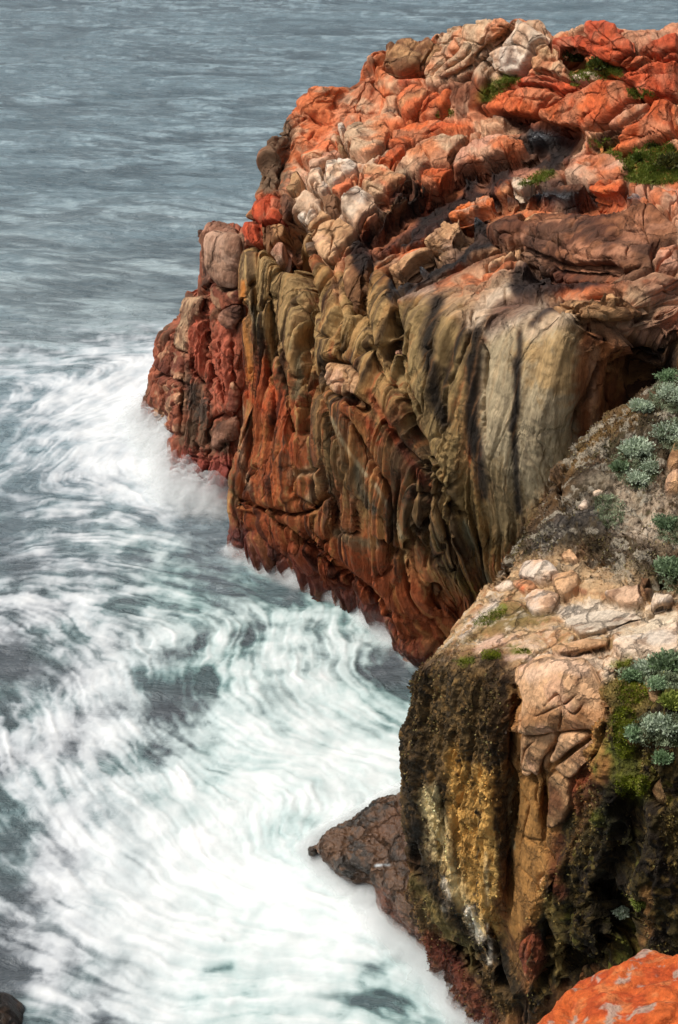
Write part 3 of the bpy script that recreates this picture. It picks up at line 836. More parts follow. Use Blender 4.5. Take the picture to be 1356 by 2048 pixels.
ribs = [
 (.14, T(3, [(590,340),(640,270),(720,300),(750,420),(730,560),(740,720),(690,760),(640,640),(600,480)])),
 (.16, T(3, [(800,380),(850,300),(890,260),(890,420),(850,560),(790,560),(770,470)])),
 (.12, T(5, [(470,450),(510,450),(520,560),(480,640),(420,600),(420,520)])), (.12, T(5, [(340,330),(400,330),(460,310),(470,400),(430,480),(330,420)])),
 (.12, T(5, [(860,450),(930,450),(930,600),(870,560)])), (.12, T(5, [(940,460),(1010,460),(1030,620),(960,740),(940,600)])),
]
pt.pillows(hz, ribs)
# the dark water-worn channels that cross the top are hollows
for P_, w_, d_ in [
 (T(1, [(860,640),(700,690),(560,740),(400,830),(250,900),(120,960),(0,1060)]), 60, .35),
 (T(1, [(620,560),(760,600),(860,620)]), 40, .3), (T(1, [(1100,900),(950,920),(700,900),(540,930),(400,1000),(260,1100)]), 40, .3),
 (T(4, [(620,330),(760,330),(900,320),(1060,320)]), 40, .3), (T(4, [(420,130),(300,250),(180,340),(100,380)]), 44, .3),
 (T(2, [(850,420),(780,380),(700,460)]), 26, .4), (T(1, [(1180,600),(1060,640),(980,660)]), 30, .2)]:
    idx, m = pt.mask(P_, w_, rough=.3)
    if m is not None: hz[idx] -= d_ * m
# cave notch under the boulder cluster and overhang shadow gaps
for P_, w_, d_ in [(T(2, [(310,570),(300,680),(330,800)]), 34, 1.2), (T(2, [(360,860),(330,960),(340,1100)]), 26, .6), (T(3, [(740,850),(740,1000)]), 20, .4),
                   (T(3, [(960,860),(1010,900)]), 22, .4), (T(4, [(1180,760),(1230,850)]), 70, 1.2), (T(1, [(860,250),(900,290)]), 30, .5), (T(1, [(340,690),(330,720)]), 10, .7)]:
    idx, m = pt.mask(P_, w_, rough=.2)
    if m is not None: hz[idx] -= d_ * m
# joints: thin open cracks, straight between their corners
va = voronoi((s_ + warp) * .8 + .3, t_ * .2 + .08 * fbm(s_, t_ * .5, seed=61), seed=41); ja = np.exp(-((va[1] - va[0]) / .028) ** 2) * ss(-.25, .1, perlin(s_ * .5, t_ * .25, seed=62))
vb = voronoi((s_ + wp2 * .3) * .75, (t_ + wp2 * .2) * .8, seed=42); jb = np.exp(-((vb[1] - vb[0]) / .03) ** 2) * ss(-.2, .1, perlin(s_ * .6 + 4, t_ * .5, seed=63))
jc = np.exp(-(perlin((s_ + warp) * 1.6, t_ * .11, seed=64) / .05) ** 2) * ss(-.1, .2, perlin(s_ * .4, t_ * .3, seed=65))
hz -= ((.26 * ja + .14 * jc) * (1 - topw) * (1 - .85 * calm) + .15 * jb * topw).ravel()
H.displace(hz.reshape(H.shape))

# ------------------------------------------------------------------ stains, lichen and painted shade of the headland
H.renormal(2)
pt = Painter(H, 3)
P = H.P.reshape(-1, 3); X, Y, Z = P.T
tw = topw.ravel()
nf1 = fbm((s_ + warp).ravel() * 1.3, t_.ravel() * .16, o=4, seed=80)
nf2 = fbm((s_ + warp).ravel() * 2.6, t_.ravel() * .22, o=4, seed=81)
nA = fbm(X * .5, Y * .5, Z * .5, o=4, seed=82); nB = fbm(X * 1.6, Y * 1.6, Z * 1.6, o=4, seed=83)
face = mixc(np.ones((NU * NV, 3)) * lin((168, 132, 84)), lin((112, 74, 42)), ss(-.1, .25, nf1))
face = mixc(face, RUST, ss(.18, .42, nf2) * .75)
face = mixc(face, lin((66, 56, 38)), ss(.08, .34, -nf2 + nA * .5) * .7)
top = mixc(np.ones((NU * NV, 3)) * lin((212, 118, 74)), lin((212, 166, 134)), ss(-.02, .22, nA + nB * .6))
top = mixc(top, lin((110, 62, 38)), ss(.16, .4, nB - nA * .3) * .8)
cellc = RV[v3[2].ravel(), 0]
top = mixc(top, CREAM * .9, ss(.7, .8, cellc) * .45)
col = mixc(face, top, ss(.25, .8, tw + .3 * nB))
wet = np.zeros(NU * NV)
S_ = lambda c, k, pts, w, a=1., **kw: pt.stroke(col, c, T(k, pts), w, a, **kw)
nf3 = fbm((s_ + warp).ravel() * 4.0, t_.ravel() * .18, o=3, seed=86)
# broad zones -------------------------------------------------
S_(lin((142,68,38)), 0, [(470,620),(560,760),(600,900),(560,1060),(480,1080),(465,860)], 60, .75, closed=True, flow=.9, rough=.8)
S_(lin((170,78,42)), 0, [(500,760),(560,850),(590,960),(620,900),(560,760),(520,740)], 40, .8, closed=True, flow=1, rough=.7)
S_(lin((112,46,24)), 0, [(470,1040),(620,1080),(740,1120),(880,1230),(900,1330),(760,1260),(600,1170),(470,1110)], 46, .9, closed=True, flow=.3, rough=.5)
S_(lin((132,66,32)), 0, [(640,1060),(760,1110),(900,1200),(940,1150),(960,1230),(860,1320),(740,1240)], 40, .8, closed=True, flow=.5)
S_(lin((104,92,64)), 0, [(560,900),(640,1000),(760,1080),(900,1120),(960,1000),(860,900),(700,850)], 60, .6, closed=True, flow=1, rough=.9)
S_(lin((176,150,104)), 0, [(540,480),(600,520),(640,640),(620,740),(560,700),(500,620),(490,520)], 50, .8, closed=True, flow=.8)
S_(lin((180,150,100)), 0, [(640,620),(700,520),(760,580),(830,620),(850,760),(780,760),(700,700),(650,720)], 50, .85, closed=True, flow=.8)
S_(lin((150,130,88)), 0, [(800,620),(870,590),(940,700),(920,900),(980,1000),(1000,1100),(920,1060),(850,920),(800,760)], 50, .9, closed=True, flow=.9)
S_(lin((182,170,142)), 0, [(960,680),(1060,640),(1160,650),(1160,900),(1060,1020),(1000,1080),(960,960),(950,800)], 40, .95, closed=True, flow=.3, rough=.3)
S_(lin((190,158,108)), 0, [(1060,680),(1150,660),(1160,780),(1100,790),(1030,720)], 50, .8, closed=True, flow=.3)
S_(lin((116,96,52)), 0, [(980,920),(1060,1000),(1040,1080),(980,1120),(930,1000)], 50, .7, closed=True, flow=.8)
S_(lin((140,84,46)), 0, [(1160,660),(1260,680),(1250,800),(1190,900),(1155,900)], 30, .9, closed=True, flow=.6, rough=.4)  # side of the corner turned from the sun, its shade painted in
S_(lin((192,150,120)), 0, [(1190,700),(1185,780),(1190,860)], 20, .7)
S_(lin((70,52,30)), 0, [(1260,690),(1356,640),(1356,760),(1250,830)], 40, .9, closed=True)  # shade of the alcove painted dark
S_(lin((172,146,118)), 0, [(830,590),(960,560),(1060,540),(1160,600),(1280,560),(1356,600),(1250,670),(1160,650),(980,660)], 40, .8, closed=True, breakup=.1)
S_(lin((206,188,168)), 4, [(430,560),(480,480),(560,420),(650,370)], 34, .95)
S_(lin((210,194,174)), 4, [(500,600),(620,540),(740,480)], 30, .95)
S_(lin((208,186,160)), 4, [(690,600),(800,540),(890,510)], 34, .9)
S_(lin((214,196,180)), 4, [(100,430),(180,410),(240,390)], 24, .8)
S_(lin((130,82,54)), 4, [(100,420),(300,330),(500,240),(620,220),(800,260),(1000,300)], 50, .75, breakup=.2)
S_(lin((120,84,66)), 4, [(960,340),(1150,360),(1356,380)], 50, .6, breakup=.2)
S_(lin((188,142,118)), 4, [(1250,420),(1356,440),(1290,560),(1230,600)], 50, .7)
S_(lin((198,150,122)), 4, [(1260,220),(1356,230)], 50, .8)
S_(lin((150,72,32)), 0, [(480,900),(620,960),(760,1040),(900,1160),(940,1260),(860,1320),(740,1240),(600,1160),(475,1110)], 60, .55, closed=True, flow=.7, rough=.9, breakup=.1)
S_(lin((178,92,44)), 3, [(480,840),(600,860),(700,1000),(800,1200),(640,1300),(500,1200)], 40, .45, closed=True, flow=1, rough=1., breakup=.25)
S_(lin((172,90,44)), 3, [(880,860),(980,900),(1100,1080),(1200,1300),(1050,1300),(930,1040)], 40, .5, closed=True, flow=1, rough=1., breakup=.2)
# pale boulder nose and the top's far shoulder
S_(lin((230,204,180)), 2, [(330,330),(480,250),(640,260),(820,330),(700,460),(580,600),(450,640),(340,600),(290,480)], 50, .85, closed=True, rough=.6)
S_(lin((212,110,66)), 2, [(250,80),(420,60),(560,90),(500,170),(380,240),(330,260),(330,130)], 50, .8, closed=True, rough=.8)
S_(lin((108,90,70)), 2, [(90,440),(110,300),(170,150),(290,90),(280,240),(225,440)], 24, .95, closed=True, flow=.9)
S_(lin((132,104,76)), 2, [(110,330),(160,350),(130,420),(100,430)], 20, .9, closed=True)
S_(lin((196,98,60)), 2, [(110,440),(240,440),(280,560),(240,620),(130,560)], 24, .9, closed=True)
S_(lin((210,190,166)), 1, [(250,230),(420,100),(620,80),(740,180),(640,300),(460,340),(400,330)], 50, .8, closed=True, rough=.7)
S_(lin((190,150,116)), 1, [(40,200),(200,180),(240,260),(120,330),(40,290)], 36, .8, closed=True)
S_(lin((216,74,36)), 1, [(90,360),(180,330),(290,250),(360,190)], 34, .8, breakup=.2)
S_(lin((214,78,40)), 1, [(600,400),(760,330),(1000,330),(1200,280),(1356,200),(1356,480),(1100,560),(800,560)], 70, .6, closed=True)
S_(lin((112,62,36)), 1, [(300,400),(360,370),(480,350),(500,390),(430,460),(330,470)], 26, .9, closed=True)
# black water stains; shade painted into whaleback gap, notch and alcove ------------------------------------------
for k, pts, w in [(4, [(270,460),(240,560),(220,660),(250,800),(260,900),(300,1000)], 30), (4, [(450,600),(440,700),(430,850),(420,1000),(430,1130)], 26),
                  (4, [(640,600),(640,700),(630,820),(620,960),(600,1040)], 13), (4, [(390,560),(340,700),(300,850)], 12),
                  (6, [(130,0),(130,200),(140,400),(170,600),(200,800)], 26), (6, [(390,0),(400,200),(380,400),(390,600),(400,800),(410,900)], 14)]:
    S_(lin((32,26,18)), k, pts, w * 1.25, .95, rough=.55, flow=.4)
for k, pts, w in [(1, [(860,640),(700,690),(560,740),(400,830),(250,900),(120,960),(0,1060)], 44), (1, [(620,560),(760,610),(860,620)], 34), (1, [(660,640),(800,660),(800,720),(680,700)], 40),
                  (1, [(1130,880),(950,920),(700,880),(560,930),(430,1000),(300,1090)], 40), (1, [(720,820),(860,830),(920,810)], 24),
                  (4, [(640,400),(760,350),(900,320),(1100,310)], 36), (4, [(500,100),(420,130),(300,250),(180,340),(100,400)], 44), (4, [(540,180),(460,230),(330,300),(240,350)], 40),
                  (2, [(850,400),(800,390),(720,460),(640,560)], 22), (2, [(640,720),(720,680),(800,640),(860,560),(940,500)], 22), (2, [(580,640),(660,600),(760,560),(860,540),(960,500)], 18),
                  (2, [(320,560),(300,640),(300,720)], 20), (2, [(650,720),(640,800),(610,880)], 12), (2, [(740,780),(740,860),(745,980)], 12),
                  (1, [(460,490),(560,520),(660,530)], 20), (1, [(40,500),(160,500),(240,470)], 12), (4, [(500,560),(600,480),(700,450)], 16), (4, [(700,560),(760,500),(860,470)], 18),
                  (4, [(860,60),(950,120),(1000,200)], 36), (4, [(1180,720),(1300,700)], 60)]:
    S_(lin((40,28,20)), k, pts, w, .94, rough=.5, flow=.3, breakup=.08)
    pt.val(wet, T(k, pts), w, .3, rough=.5)
# wet runnels: sky sheen painted in as blue-grey, plus gloss
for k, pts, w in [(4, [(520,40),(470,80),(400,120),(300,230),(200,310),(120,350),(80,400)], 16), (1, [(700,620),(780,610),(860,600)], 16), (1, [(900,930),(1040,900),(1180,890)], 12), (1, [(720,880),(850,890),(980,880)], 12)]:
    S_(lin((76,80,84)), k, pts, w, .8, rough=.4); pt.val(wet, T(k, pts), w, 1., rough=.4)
# rust runs and green algae on the face
for k, pts, w, c in [(3, [(470,330),(455,480),(480,600),(500,760)], 16, (196,120,44)), (3, [(440,560),(470,800),(560,900)], 16, (190,76,34)), (3, [(560,600),(580,760),(640,900)], 14, (196,84,36)),
                     (3, [(640,900),(660,1000),(720,1150)], 24, (172,80,42)), (3, [(870,600),(860,660),(900,720)], 12, (150,80,40)), (3, [(960,900),(1020,960),(1070,1040)], 30, (150,58,24)),
                     (3, [(1030,820),(1110,960),(1200,1100),(1300,1250)], 20, (150,62,28)), (3, [(520,450),(540,560),(560,640)], 26, (86,92,74)), (3, [(700,620),(720,740),(700,840)], 24, (92,92,72)),
                     (5, [(240,0),(260,120),(310,240)], 26, (176,78,40)), (5, [(330,340),(430,320),(440,400),(400,450)], 22, (176,150,116)), (5, [(620,300),(640,420),(700,500)], 20, (86,90,76)),
                     (5, [(800,620),(840,640),(830,720)], 18, (176,150,104)), (5, [(1100,560),(1160,700),(1210,820)], 22, (120,128,112)), (5, [(530,600),(600,640),(700,650)], 26, (104,104,80)),
                     (5, [(960,620),(1000,740),(1080,800)], 26, (92,88,50)), (5, [(1120,840),(1200,900),(1160,960)], 40, (104,98,40)), (5, [(100,40),(90,200),(130,400)], 14, (180,150,120)),
                     (5, [(500,80),(560,200),(660,340)], 10, (170,160,130)), (5, [(700,380),(780,520),(820,620)], 10, (160,150,124))]:
    S_(lin(c), k, pts, w, .75, rough=.6, flow=.8, breakup=.1)
# orange / cream accents of the top
for k, pts, w, c in [(1, [(0,560),(200,560),(400,570)], 26, (232,120,70)), 
                     (1, [(500,980),(560,950),(700,930)], 24, (180,120,80)), (1, [(560,880),(640,850),(700,850)], 22, (220,140,90)), (1, [(600,800),(660,800)], 22, (220,190,176)),
                     (1, [(1080,880),(1200,850),(1356,900)], 30, (214,186,176)), (2, [(500,690),(480,800),(500,900)], 18, (206,150,110)), (2, [(520,760),(560,700),(620,700)], 24, (222,140,116))]:
    S_(lin(c), k, pts, w, .8, rough=.6)
# moss cushions that are only a skin on the rock
for k, pts, w in [(1, [(470,445),(530,390),(600,345)], 26), (1, [(880,370),(960,330),(1080,320)], 24), (1, [(920,300),(1060,290)], 16), (1, [(1140,420),(1230,440)], 14), (1, [(640,830),(720,790),(790,780)], 16),
                  (1, [(970,640),(1040,640)], 16), (1, [(1050,690),(1130,740),(1180,800),(1260,800)], 46), (1, [(270,520),(330,505)], 12), (1, [(930,60),(980,50)], 6), (1, [(350,140),(400,110)], 14)]:
    S_(lin((104,120,34)), k, pts, w, .85, rough=.7)
seam = ss(.16, .34, nf3 + .3 * nA) * (1 - tw) * (1 - .75 * calm.ravel())
col = mixc(col, lin((44, 32, 20)), seam * .72)
seam2 = ss(.2, .38, -nf3 + .3 * nB) * (1 - tw) * (1 - .6 * calm.ravel())
col = mixc(col, lin((176, 128, 74)), seam2 * .4)
# tide line: everything wet is darker and red
low_ = 1 - ss(.4, 1.5, Z + nA * .6)
col = mixc(col, lin((84,34,20)), low_ * .75)
wet = np.maximum(wet, low_ * .7)
col *= (1 + .25 * nB)[:, None]
HB.colour(col, wet)
keep_ = np.isin(HB.id, [i for i, d in enumerate(HBLOCK) if any(w in d[4] for w in ('vivid orange oval', 'long peach rib', 'small pale pink stone', 'round pink and orange', 'narrow black cleft', 'biggest orange', 'just below the round', 'huge mottled', 'start of the brown'))])
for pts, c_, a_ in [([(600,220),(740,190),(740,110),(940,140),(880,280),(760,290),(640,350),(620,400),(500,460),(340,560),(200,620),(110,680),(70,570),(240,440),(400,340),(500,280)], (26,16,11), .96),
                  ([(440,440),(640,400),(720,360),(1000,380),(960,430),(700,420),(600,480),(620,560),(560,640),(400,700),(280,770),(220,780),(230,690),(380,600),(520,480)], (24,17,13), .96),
                  ([(700,680),(800,640),(1000,680),(1200,690),(940,760),(720,790)], (36,24,18), .94), ([(640,800),(840,800),(700,880),(600,920)], (112,88,74), .7), ([(250,340),(330,330),(350,370),(200,420)], (24,17,12), .94)]:  # third outline paints the shade in the gap under the whaleback
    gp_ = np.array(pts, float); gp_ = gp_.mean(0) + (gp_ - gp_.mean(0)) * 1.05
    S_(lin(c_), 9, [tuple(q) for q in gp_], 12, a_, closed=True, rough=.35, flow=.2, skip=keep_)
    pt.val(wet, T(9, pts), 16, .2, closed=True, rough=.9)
for pts, w_, c_ in [([(330,440),(420,400),(490,370)], 16, (190,110,66)), ([(150,600),(220,540),(290,490)], 24, (196,120,82)), ([(380,380),(450,330),(560,260)], 9, (160,96,62)), ([(600,330),(560,350),(600,370)], 12, (150,96,66)),
                  ([(470,500),(560,560),(640,540)], 18, (72,52,38)), ([(610,500),(680,440),(780,420)], 14, (176,116,76)), ([(720,300),(790,310)], 30, (196,130,106)), ([(540,620),(620,600),(700,585)], 12, (196,150,112)),
                  ([(900,110),(760,105)], 8, (150,84,54)), ([(760,215),(840,230)], 8, (130,84,56))]:
    S_(lin(c_), 9, pts, w_, .85, rough=.9, breakup=.2, skip=keep_)
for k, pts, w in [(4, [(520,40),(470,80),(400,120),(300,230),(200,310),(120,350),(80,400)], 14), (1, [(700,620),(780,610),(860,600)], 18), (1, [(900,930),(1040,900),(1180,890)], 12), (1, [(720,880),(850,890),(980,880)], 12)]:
    S_(lin((70,78,86)), k, pts, w, .85, rough=.5, breakup=.05, skip=keep_); pt.val(wet, T(k, pts), w, 1., rough=.4)  # runnels again: painted blue-grey sky sheen, fully wet
cb_ = gblur(col.reshape(NU, NV, 3), 1).reshape(-1, 3); col = col + (cb_ - col) * ss(4.6, 5.4, vrow).reshape(-1, 1)
col = tone(col)
HCOL = np.clip(col, .004, .9)
Ho = mesh_from("rock_headland", H.P, HB.faces_left(HFLIP), M_FACE, HCOL, {'Wet': wet, 'FlowS': H.flow()[0], 'FlowT': H.flow()[1]})
link(Ho, "huge domed headland, orange lichen on top, folded tan and rust cliff dropping into the sea", "cliff")
HB.build(HCOL, wet, M_ROCK, "boulders and slabs lying on the headland", HFLIP)
HD = H.depth_map()
# ================================================================== THE BLOCKY SEA STACK ON THE LEFT
WC = [
 [(297,838,48.6),(300,800,48.4),(314,750,48.4),(322,705,48.3),(346,655,48.3),(374,608,48.4),(382,598,49.4),(388,592,50.4)],
 [(342,872,46.8),(343,820,46.8),(350,770,46.9),(358,710,46.9),(370,655,47),(388,602,47.1),(394,586,48),(398,574,49.4)],
 [(352,962,43.7),(357,880,44.1),(368,780,44.7),(384,690,45.1),(404,602,45.5),(400,530,45.8),(399,474,46.1),(424,449,48)],
 [(385,985,43.2),(388,890,43.6),(400,790,44.1),(412,690,44.6),(420,600,44.9),(415,530,45.1),(418,478,45.3),(444,443,47.6)],
 [(420,1005,42.4),(425,900,42.8),(432,800,43.3),(440,700,43.8),(445,610,44.2),(445,540,44.4),(452,476,44.7),(466,443,47.0)],
 [(450,1022,41.8),(460,910,42.2),(468,810,42.7),(474,710,43.2),(480,620,43.6),(482,550,43.8),(486,482,44.2),(484,449,46.6)],
 [(500,1035,42.2),(510,920,42.8),(515,820,43.4),(520,720,44),(520,630,44.4),(522,560,44.6),(522,492,45.2),(520,456,47)],
]
def wcol(c):
    o = [at(*p) for p in c]
    o.insert(0, o[0] + np.array([0, .3, -2.2]))
    e = o[-1]
    return o + [e + np.array([0, 1.5, -1.5]), e + np.array([0, 2.5, -9]), e + np.array([0, 3, -20])]
wc = [wcol(c) for c in WC]
def shift(ps, dx, dy, sq=1.0):
    return [p + np.array([dx, dy * (1 - .6 * (i > 6)), 0]) for i, p in enumerate(ps)]
wc = [shift(wc[0], 3.5, 7), shift(wc[0], .5, 2.2)] + wc
WU, WV = 420, 640
W = Surf(loft(wc, WU, WV), 1.5)
WFLIP = W.N[WU // 2, WV // 3, 1] > 0
if WFLIP: W.N = -W.N
ws, wtt = W.s, W.t
wv = np.linspace(0, len(wc[0]) - 1, WV)[None, :] * np.ones((WU, 1))
X, Y, Z = W.P[..., 0], W.P[..., 1], W.P[..., 2]
wwarp = .6 * fbm(ws * .4, wtt * .2, seed=103)
WBLOCK = [
 (3, [(298,120),(340,106),(420,108),(462,135),(472,240),(452,340),(385,358),(325,318),(300,210)], .42, 'tower', "square pinkish brown block standing on top of the sea stack", {'grow': 1.0, 'power': 7, 'facet': .4, 'rough': .6}),
 (3, [(262,110),(310,60),(400,45),(436,98),(345,98),(296,116),(292,200),(312,325),(292,372),(270,220)], .22, 'brown', "brown wedge wrapped round the back of the square block", {'grow': 1.0}),
 (3, [(320,335),(385,368),(455,355),(455,430),(395,440),(345,450),(312,400)], .2, 'rustred', "cracked reddish block under the square block of the sea stack", {}),
 (3, [(365,490),(390,440),(455,435),(456,485),(420,535),(382,525)], .3, 'brown', "brown boulder wedged between the sea stack and the main cliff", {}),
 (3, [(86,670),(140,592),(192,640),(190,780),(130,742),(92,722)], .3, 'rustred', "rounded orange brown shoulder block on the left side of the sea stack", {}),
 (3, [(190,420),(240,396),(285,400),(270,470),(225,520),(200,630),(165,590)], .25, 'tan', "long grey tan slab leaning on the left of the sea stack", {}),
 (3, [(60,860),(95,760),(180,780),(186,900),(170,1005),(110,980),(60,930)], .3, 'rustred', "split orange toe of the sea stack washed by white foam", {'grooves': .12}),
 (3, [(310,1020),(350,960),(440,930),(445,1040),(380,1050),(320,1075)], .22, 'brown', "dark brown block low on the front of the sea stack", {}),
 (3, [(395,800),(430,785),(465,850),(440,925),(385,905)], .2, 'rustred', "arched rusty block in the middle of the sea stack", {}),
]
WB = Blocks(W, WBLOCK, .15)
ph = (ws + wwarp) * 1.5
h = .16 * plates(ph, .2) + .09 * ridge(ws * 2.6 + wwarp, wtt * .35, o=4, seed=104)
v = voronoi(ws * 1.2 + wwarp * .4, wtt * .5, seed=106)
h += .1 * ss(0, .2, v[1] - v[0]) + (RV[v[2], 1] - .5) * .16 * ss(0, .12, v[1] - v[0])
v = voronoi(ws * 3 + wwarp, wtt * 1.3, seed=107)
h += .06 * ss(0, .2, v[1] - v[0])
h += .16 * fbm(X * .4, Y * .4, Z * .4, o=3, seed=108) + .03 * fbm(X * 4, Y * 4, Z * 4, o=3, seed=109)
towerw = ss(4.6, 5.4, wv)
h = h * (1 - .8 * towerw)
h = WB.apply(h - .12)
W.displace(h); W.renormal(3)
hz = np.zeros(WU * WV); pt = Painter(W, 20)
pt.cracks(hz, [(7, .45, T(3, [(290,380),(300,500),(300,640),(330,760),(380,870)])), (6, .4, T(3, [(300,1170),(300,1050),(320,960),(440,920)])), (6, .35, T(3, [(190,640),(185,760),(190,900),(175,1010)])),
               (5, .3, T(3, [(360,580),(350,700),(390,860)])), (5, .3, T(3, [(250,640),(240,720),(300,820),(310,940)])), (5, .25, T(3, [(150,620),(130,740)])), (5, .25, T(3, [(215,1110),(270,1115),(240,1040)])),
               (6, .4, T(3, [(280,1080),(290,1180),(280,1240)])), (5, .3, T(3, [(380,1060),(400,1160),(440,1180)])), (4, .2, T(3, [(110,850),(90,960)])), (4, .2, T(3, [(150,860),(120,980)])), (5, .25, T(3, [(420,560),(415,700),(440,790)]))])
W.displace(hz.reshape(W.shape)); W.renormal(2)
pt = Painter(W, 21)
P = W.P.reshape(-1, 3); X, Y, Z = P.T
nA = fbm(X * .7, Y * .7, Z * .5, o=4, seed=110); nB = fbm(X * 2, Y * 2, Z * 1.2, o=4, seed=111); nf = fbm(ws.ravel() * 3 + wwarp.ravel(), wtt.ravel() * .35, o=4, seed=112)
col = mixc(np.ones((WU * WV, 3)) * lin((178, 88, 48)), lin((136, 88, 54)), ss(-.1, .25, nA + nf * .5))
col = mixc(col, lin((168, 78, 44)), ss(.05, .35, nf) * .7)
col = mixc(col, lin((92, 70, 50)), ss(.15, .4, -nf + nA * .6) * .7)
wet = np.zeros(WU * WV)
S_ = lambda c, k, pts, w, a=1., **kw: pt.stroke(col, c, T(k, pts), w, a, **kw)
S_(lin((194, 78, 38)), 3, [(210,520),(290,520),(300,760),(240,740)], 40, .8, closed=True, flow=.9)
S_(lin((200, 84, 44)), 3, [(330,540),(420,540),(440,860),(340,860)], 30, .7, closed=True, flow=.9)
S_(lin((74, 66, 54)), 3, [(190,700),(250,780),(310,900),(300,1000),(220,920),(186,840)], 24, .9, closed=True, flow=.8, rough=.7)
S_(lin((96, 78, 52)), 3, [(200,960),(300,960),(430,940),(430,1100),(300,1120),(200,1080)], 30, .8, closed=True, rough=.7)
S_(lin((150, 46, 24)), 3, [(170,1090),(300,1120),(430,1140),(430,1340),(170,1260)], 30, .9, closed=True)
S_(lin((206, 160, 122)), 3, [(310,120),(420,112),(460,150)], 22, .7)  # painted highlight along the top of the square block
S_(lin((206, 160, 128)), 3, [(200,410),(270,400)], 14, .7)
S_(lin((50, 40, 30)), 3, [(60,850),(90,760),(100,740)], 10, .8)
low_ = 1 - ss(.3, 1.6, Z + nA * .7); col = mixc(col, lin((110,36,20)), low_ * .6); wet = np.maximum(wet, low_ * .7)
col *= (1 + .25 * nB)[:, None]
WB.colour(col, wet)
col = tone(col, .82)
WCOL = np.clip(col, .004, .9)
link(mesh_from("sea_stack", W.P, WB.faces_left(WFLIP), M_FACE, WCOL, {'Wet': wet, 'FlowS': W.flow()[0], 'FlowT': W.flow()[1]}), "ribbed rust red sea stack left of the cliff, foam round its base", "sea stack")
WB.build(WCOL, wet, M_FACE, "blocks of the sea stack", WFLIP)
# ================================================================== THE NEAR BUTTRESS AND LEDGE
NC = [
 [(890,1925,21.6),(850,1800,21.9),(838,1650,22),(842,1500,21.9),(852,1400,21.6),(868,1330,21.5),(890,1288,22.1),(942,1232,22.9),(1002,1160,23.7),(1055,1066,24.7),(1152,905,26.4),(1262,822,27.6)],
 [(930,1990,20.6),(900,1850,20.8),(890,1650,20.8),(900,1500,20.7),(915,1400,20.6),(935,1320,20.8),(985,1268,21.4),(1042,1198,22.2),(1092,1128,23),(1152,1035,24),(1242,900,25.8),(1340,775,27.4)],
 [(1000,2060,19.6),(975,1900,19.8),(965,1700,19.9),(975,1530,19.7),(1000,1430,19.5),(1030,1350,19.6),(1085,1285,20.3),(1150,1225,21),(1210,1150,22),(1262,1060,23.1),(1335,940,25),(1440,790,27)],
 [(1070,2120,18.8),(1060,1950,18.9),(1060,1750,18.9),(1065,1560,18.8),(1070,1440,18.7),(1090,1350,18.9),(1155,1300,19.5),(1240,1248,20.2),(1312,1180,21.0),(1372,1080,22.4),(1450,950,24.6),(1550,820,26.8)],
 [(1150,2200,18),(1150,2000,18),(1160,1800,17.9),(1180,1600,17.8),(1190,1480,17.8),(1200,1385,18.1),(1262,1325,18.8),(1350,1278,19.5),(1420,1200,20.5),(1480,1080,22),(1560,950,24.4),(1650,840,26.5)],
 [(1280,2250,17),(1270,2050,16.8),(1280,1850,16.6),(1290,1650,16.5),(1300,1500,16.7),(1320,1400,17.2),(1400,1340,18),(1470,1290,19),(1540,1200,20),(1600,1080,22),(1680,950,24),(1760,850,26)],
 [(1420,2300,16),(1410,2100,15.8),(1410,1900,15.6),(1420,1700,15.6),(1430,1530,15.9),(1450,1430,16.4),(1530,1370,17.3),(1600,1300,18.3),(1670,1200,19.5),(1740,1080,21.5),(1800,950,24),(1900,850,26)],
 [(1620,2350,15.5),(1600,2100,15),(1600,1900,14.6),(1600,1700,14.6),(1620,1530,15),(1650,1430,15.6),(1700,1370,16.6),(1760,1300,17.8),(1820,1200,19),(1900,1080,21),(1980,950,23.5),(2080,850,25.5)],
]
def ncol(c):
    o = [at(*p) for p in c]
    o.insert(0, o[0] + np.array([0, .4, -4]))
    e = o[-1]
    return o + [e + np.array([.2, .9, -.6]), e + np.array([.5, 2.4, -6]), e + np.array([.5, 3, -14])]
nc = [ncol(c) for c in NC]
def nback(ps, f, dy, dz):
    out = []
    for i, p in enumerate(ps):
        if i <= 5: out.append(p + np.array([.9 * f, 1.3 * f, 0]))
        else: out.append(p + np.array([.1 * f, dy * f, dz]))
    return out
nc = [nback(nc[0], 3.0, .7, -7.5), nback(nc[0], 1.6, .5, -3.5), nback(nc[0], .5, .5, -.7)] + nc
QU, QV = 900, 1150
Q = Surf(loft(nc, QU, QV), 1.2)
QFLIP = Q.N[QU // 2, QV // 4, 1] > 0
if QFLIP: Q.N = -Q.N
qs, qt = Q.s, Q.t
qv = np.linspace(0, len(nc[0]) - 1, QV)[None, :] * np.ones((QU, 1))      # 0 foot, 6 brow
qtop = ss(5.6, 6.6, qv + .3 * fbm(qs * .6, qt * .5, seed=140))
X, Y, Z = Q.P[..., 0], Q.P[..., 1], Q.P[..., 2]
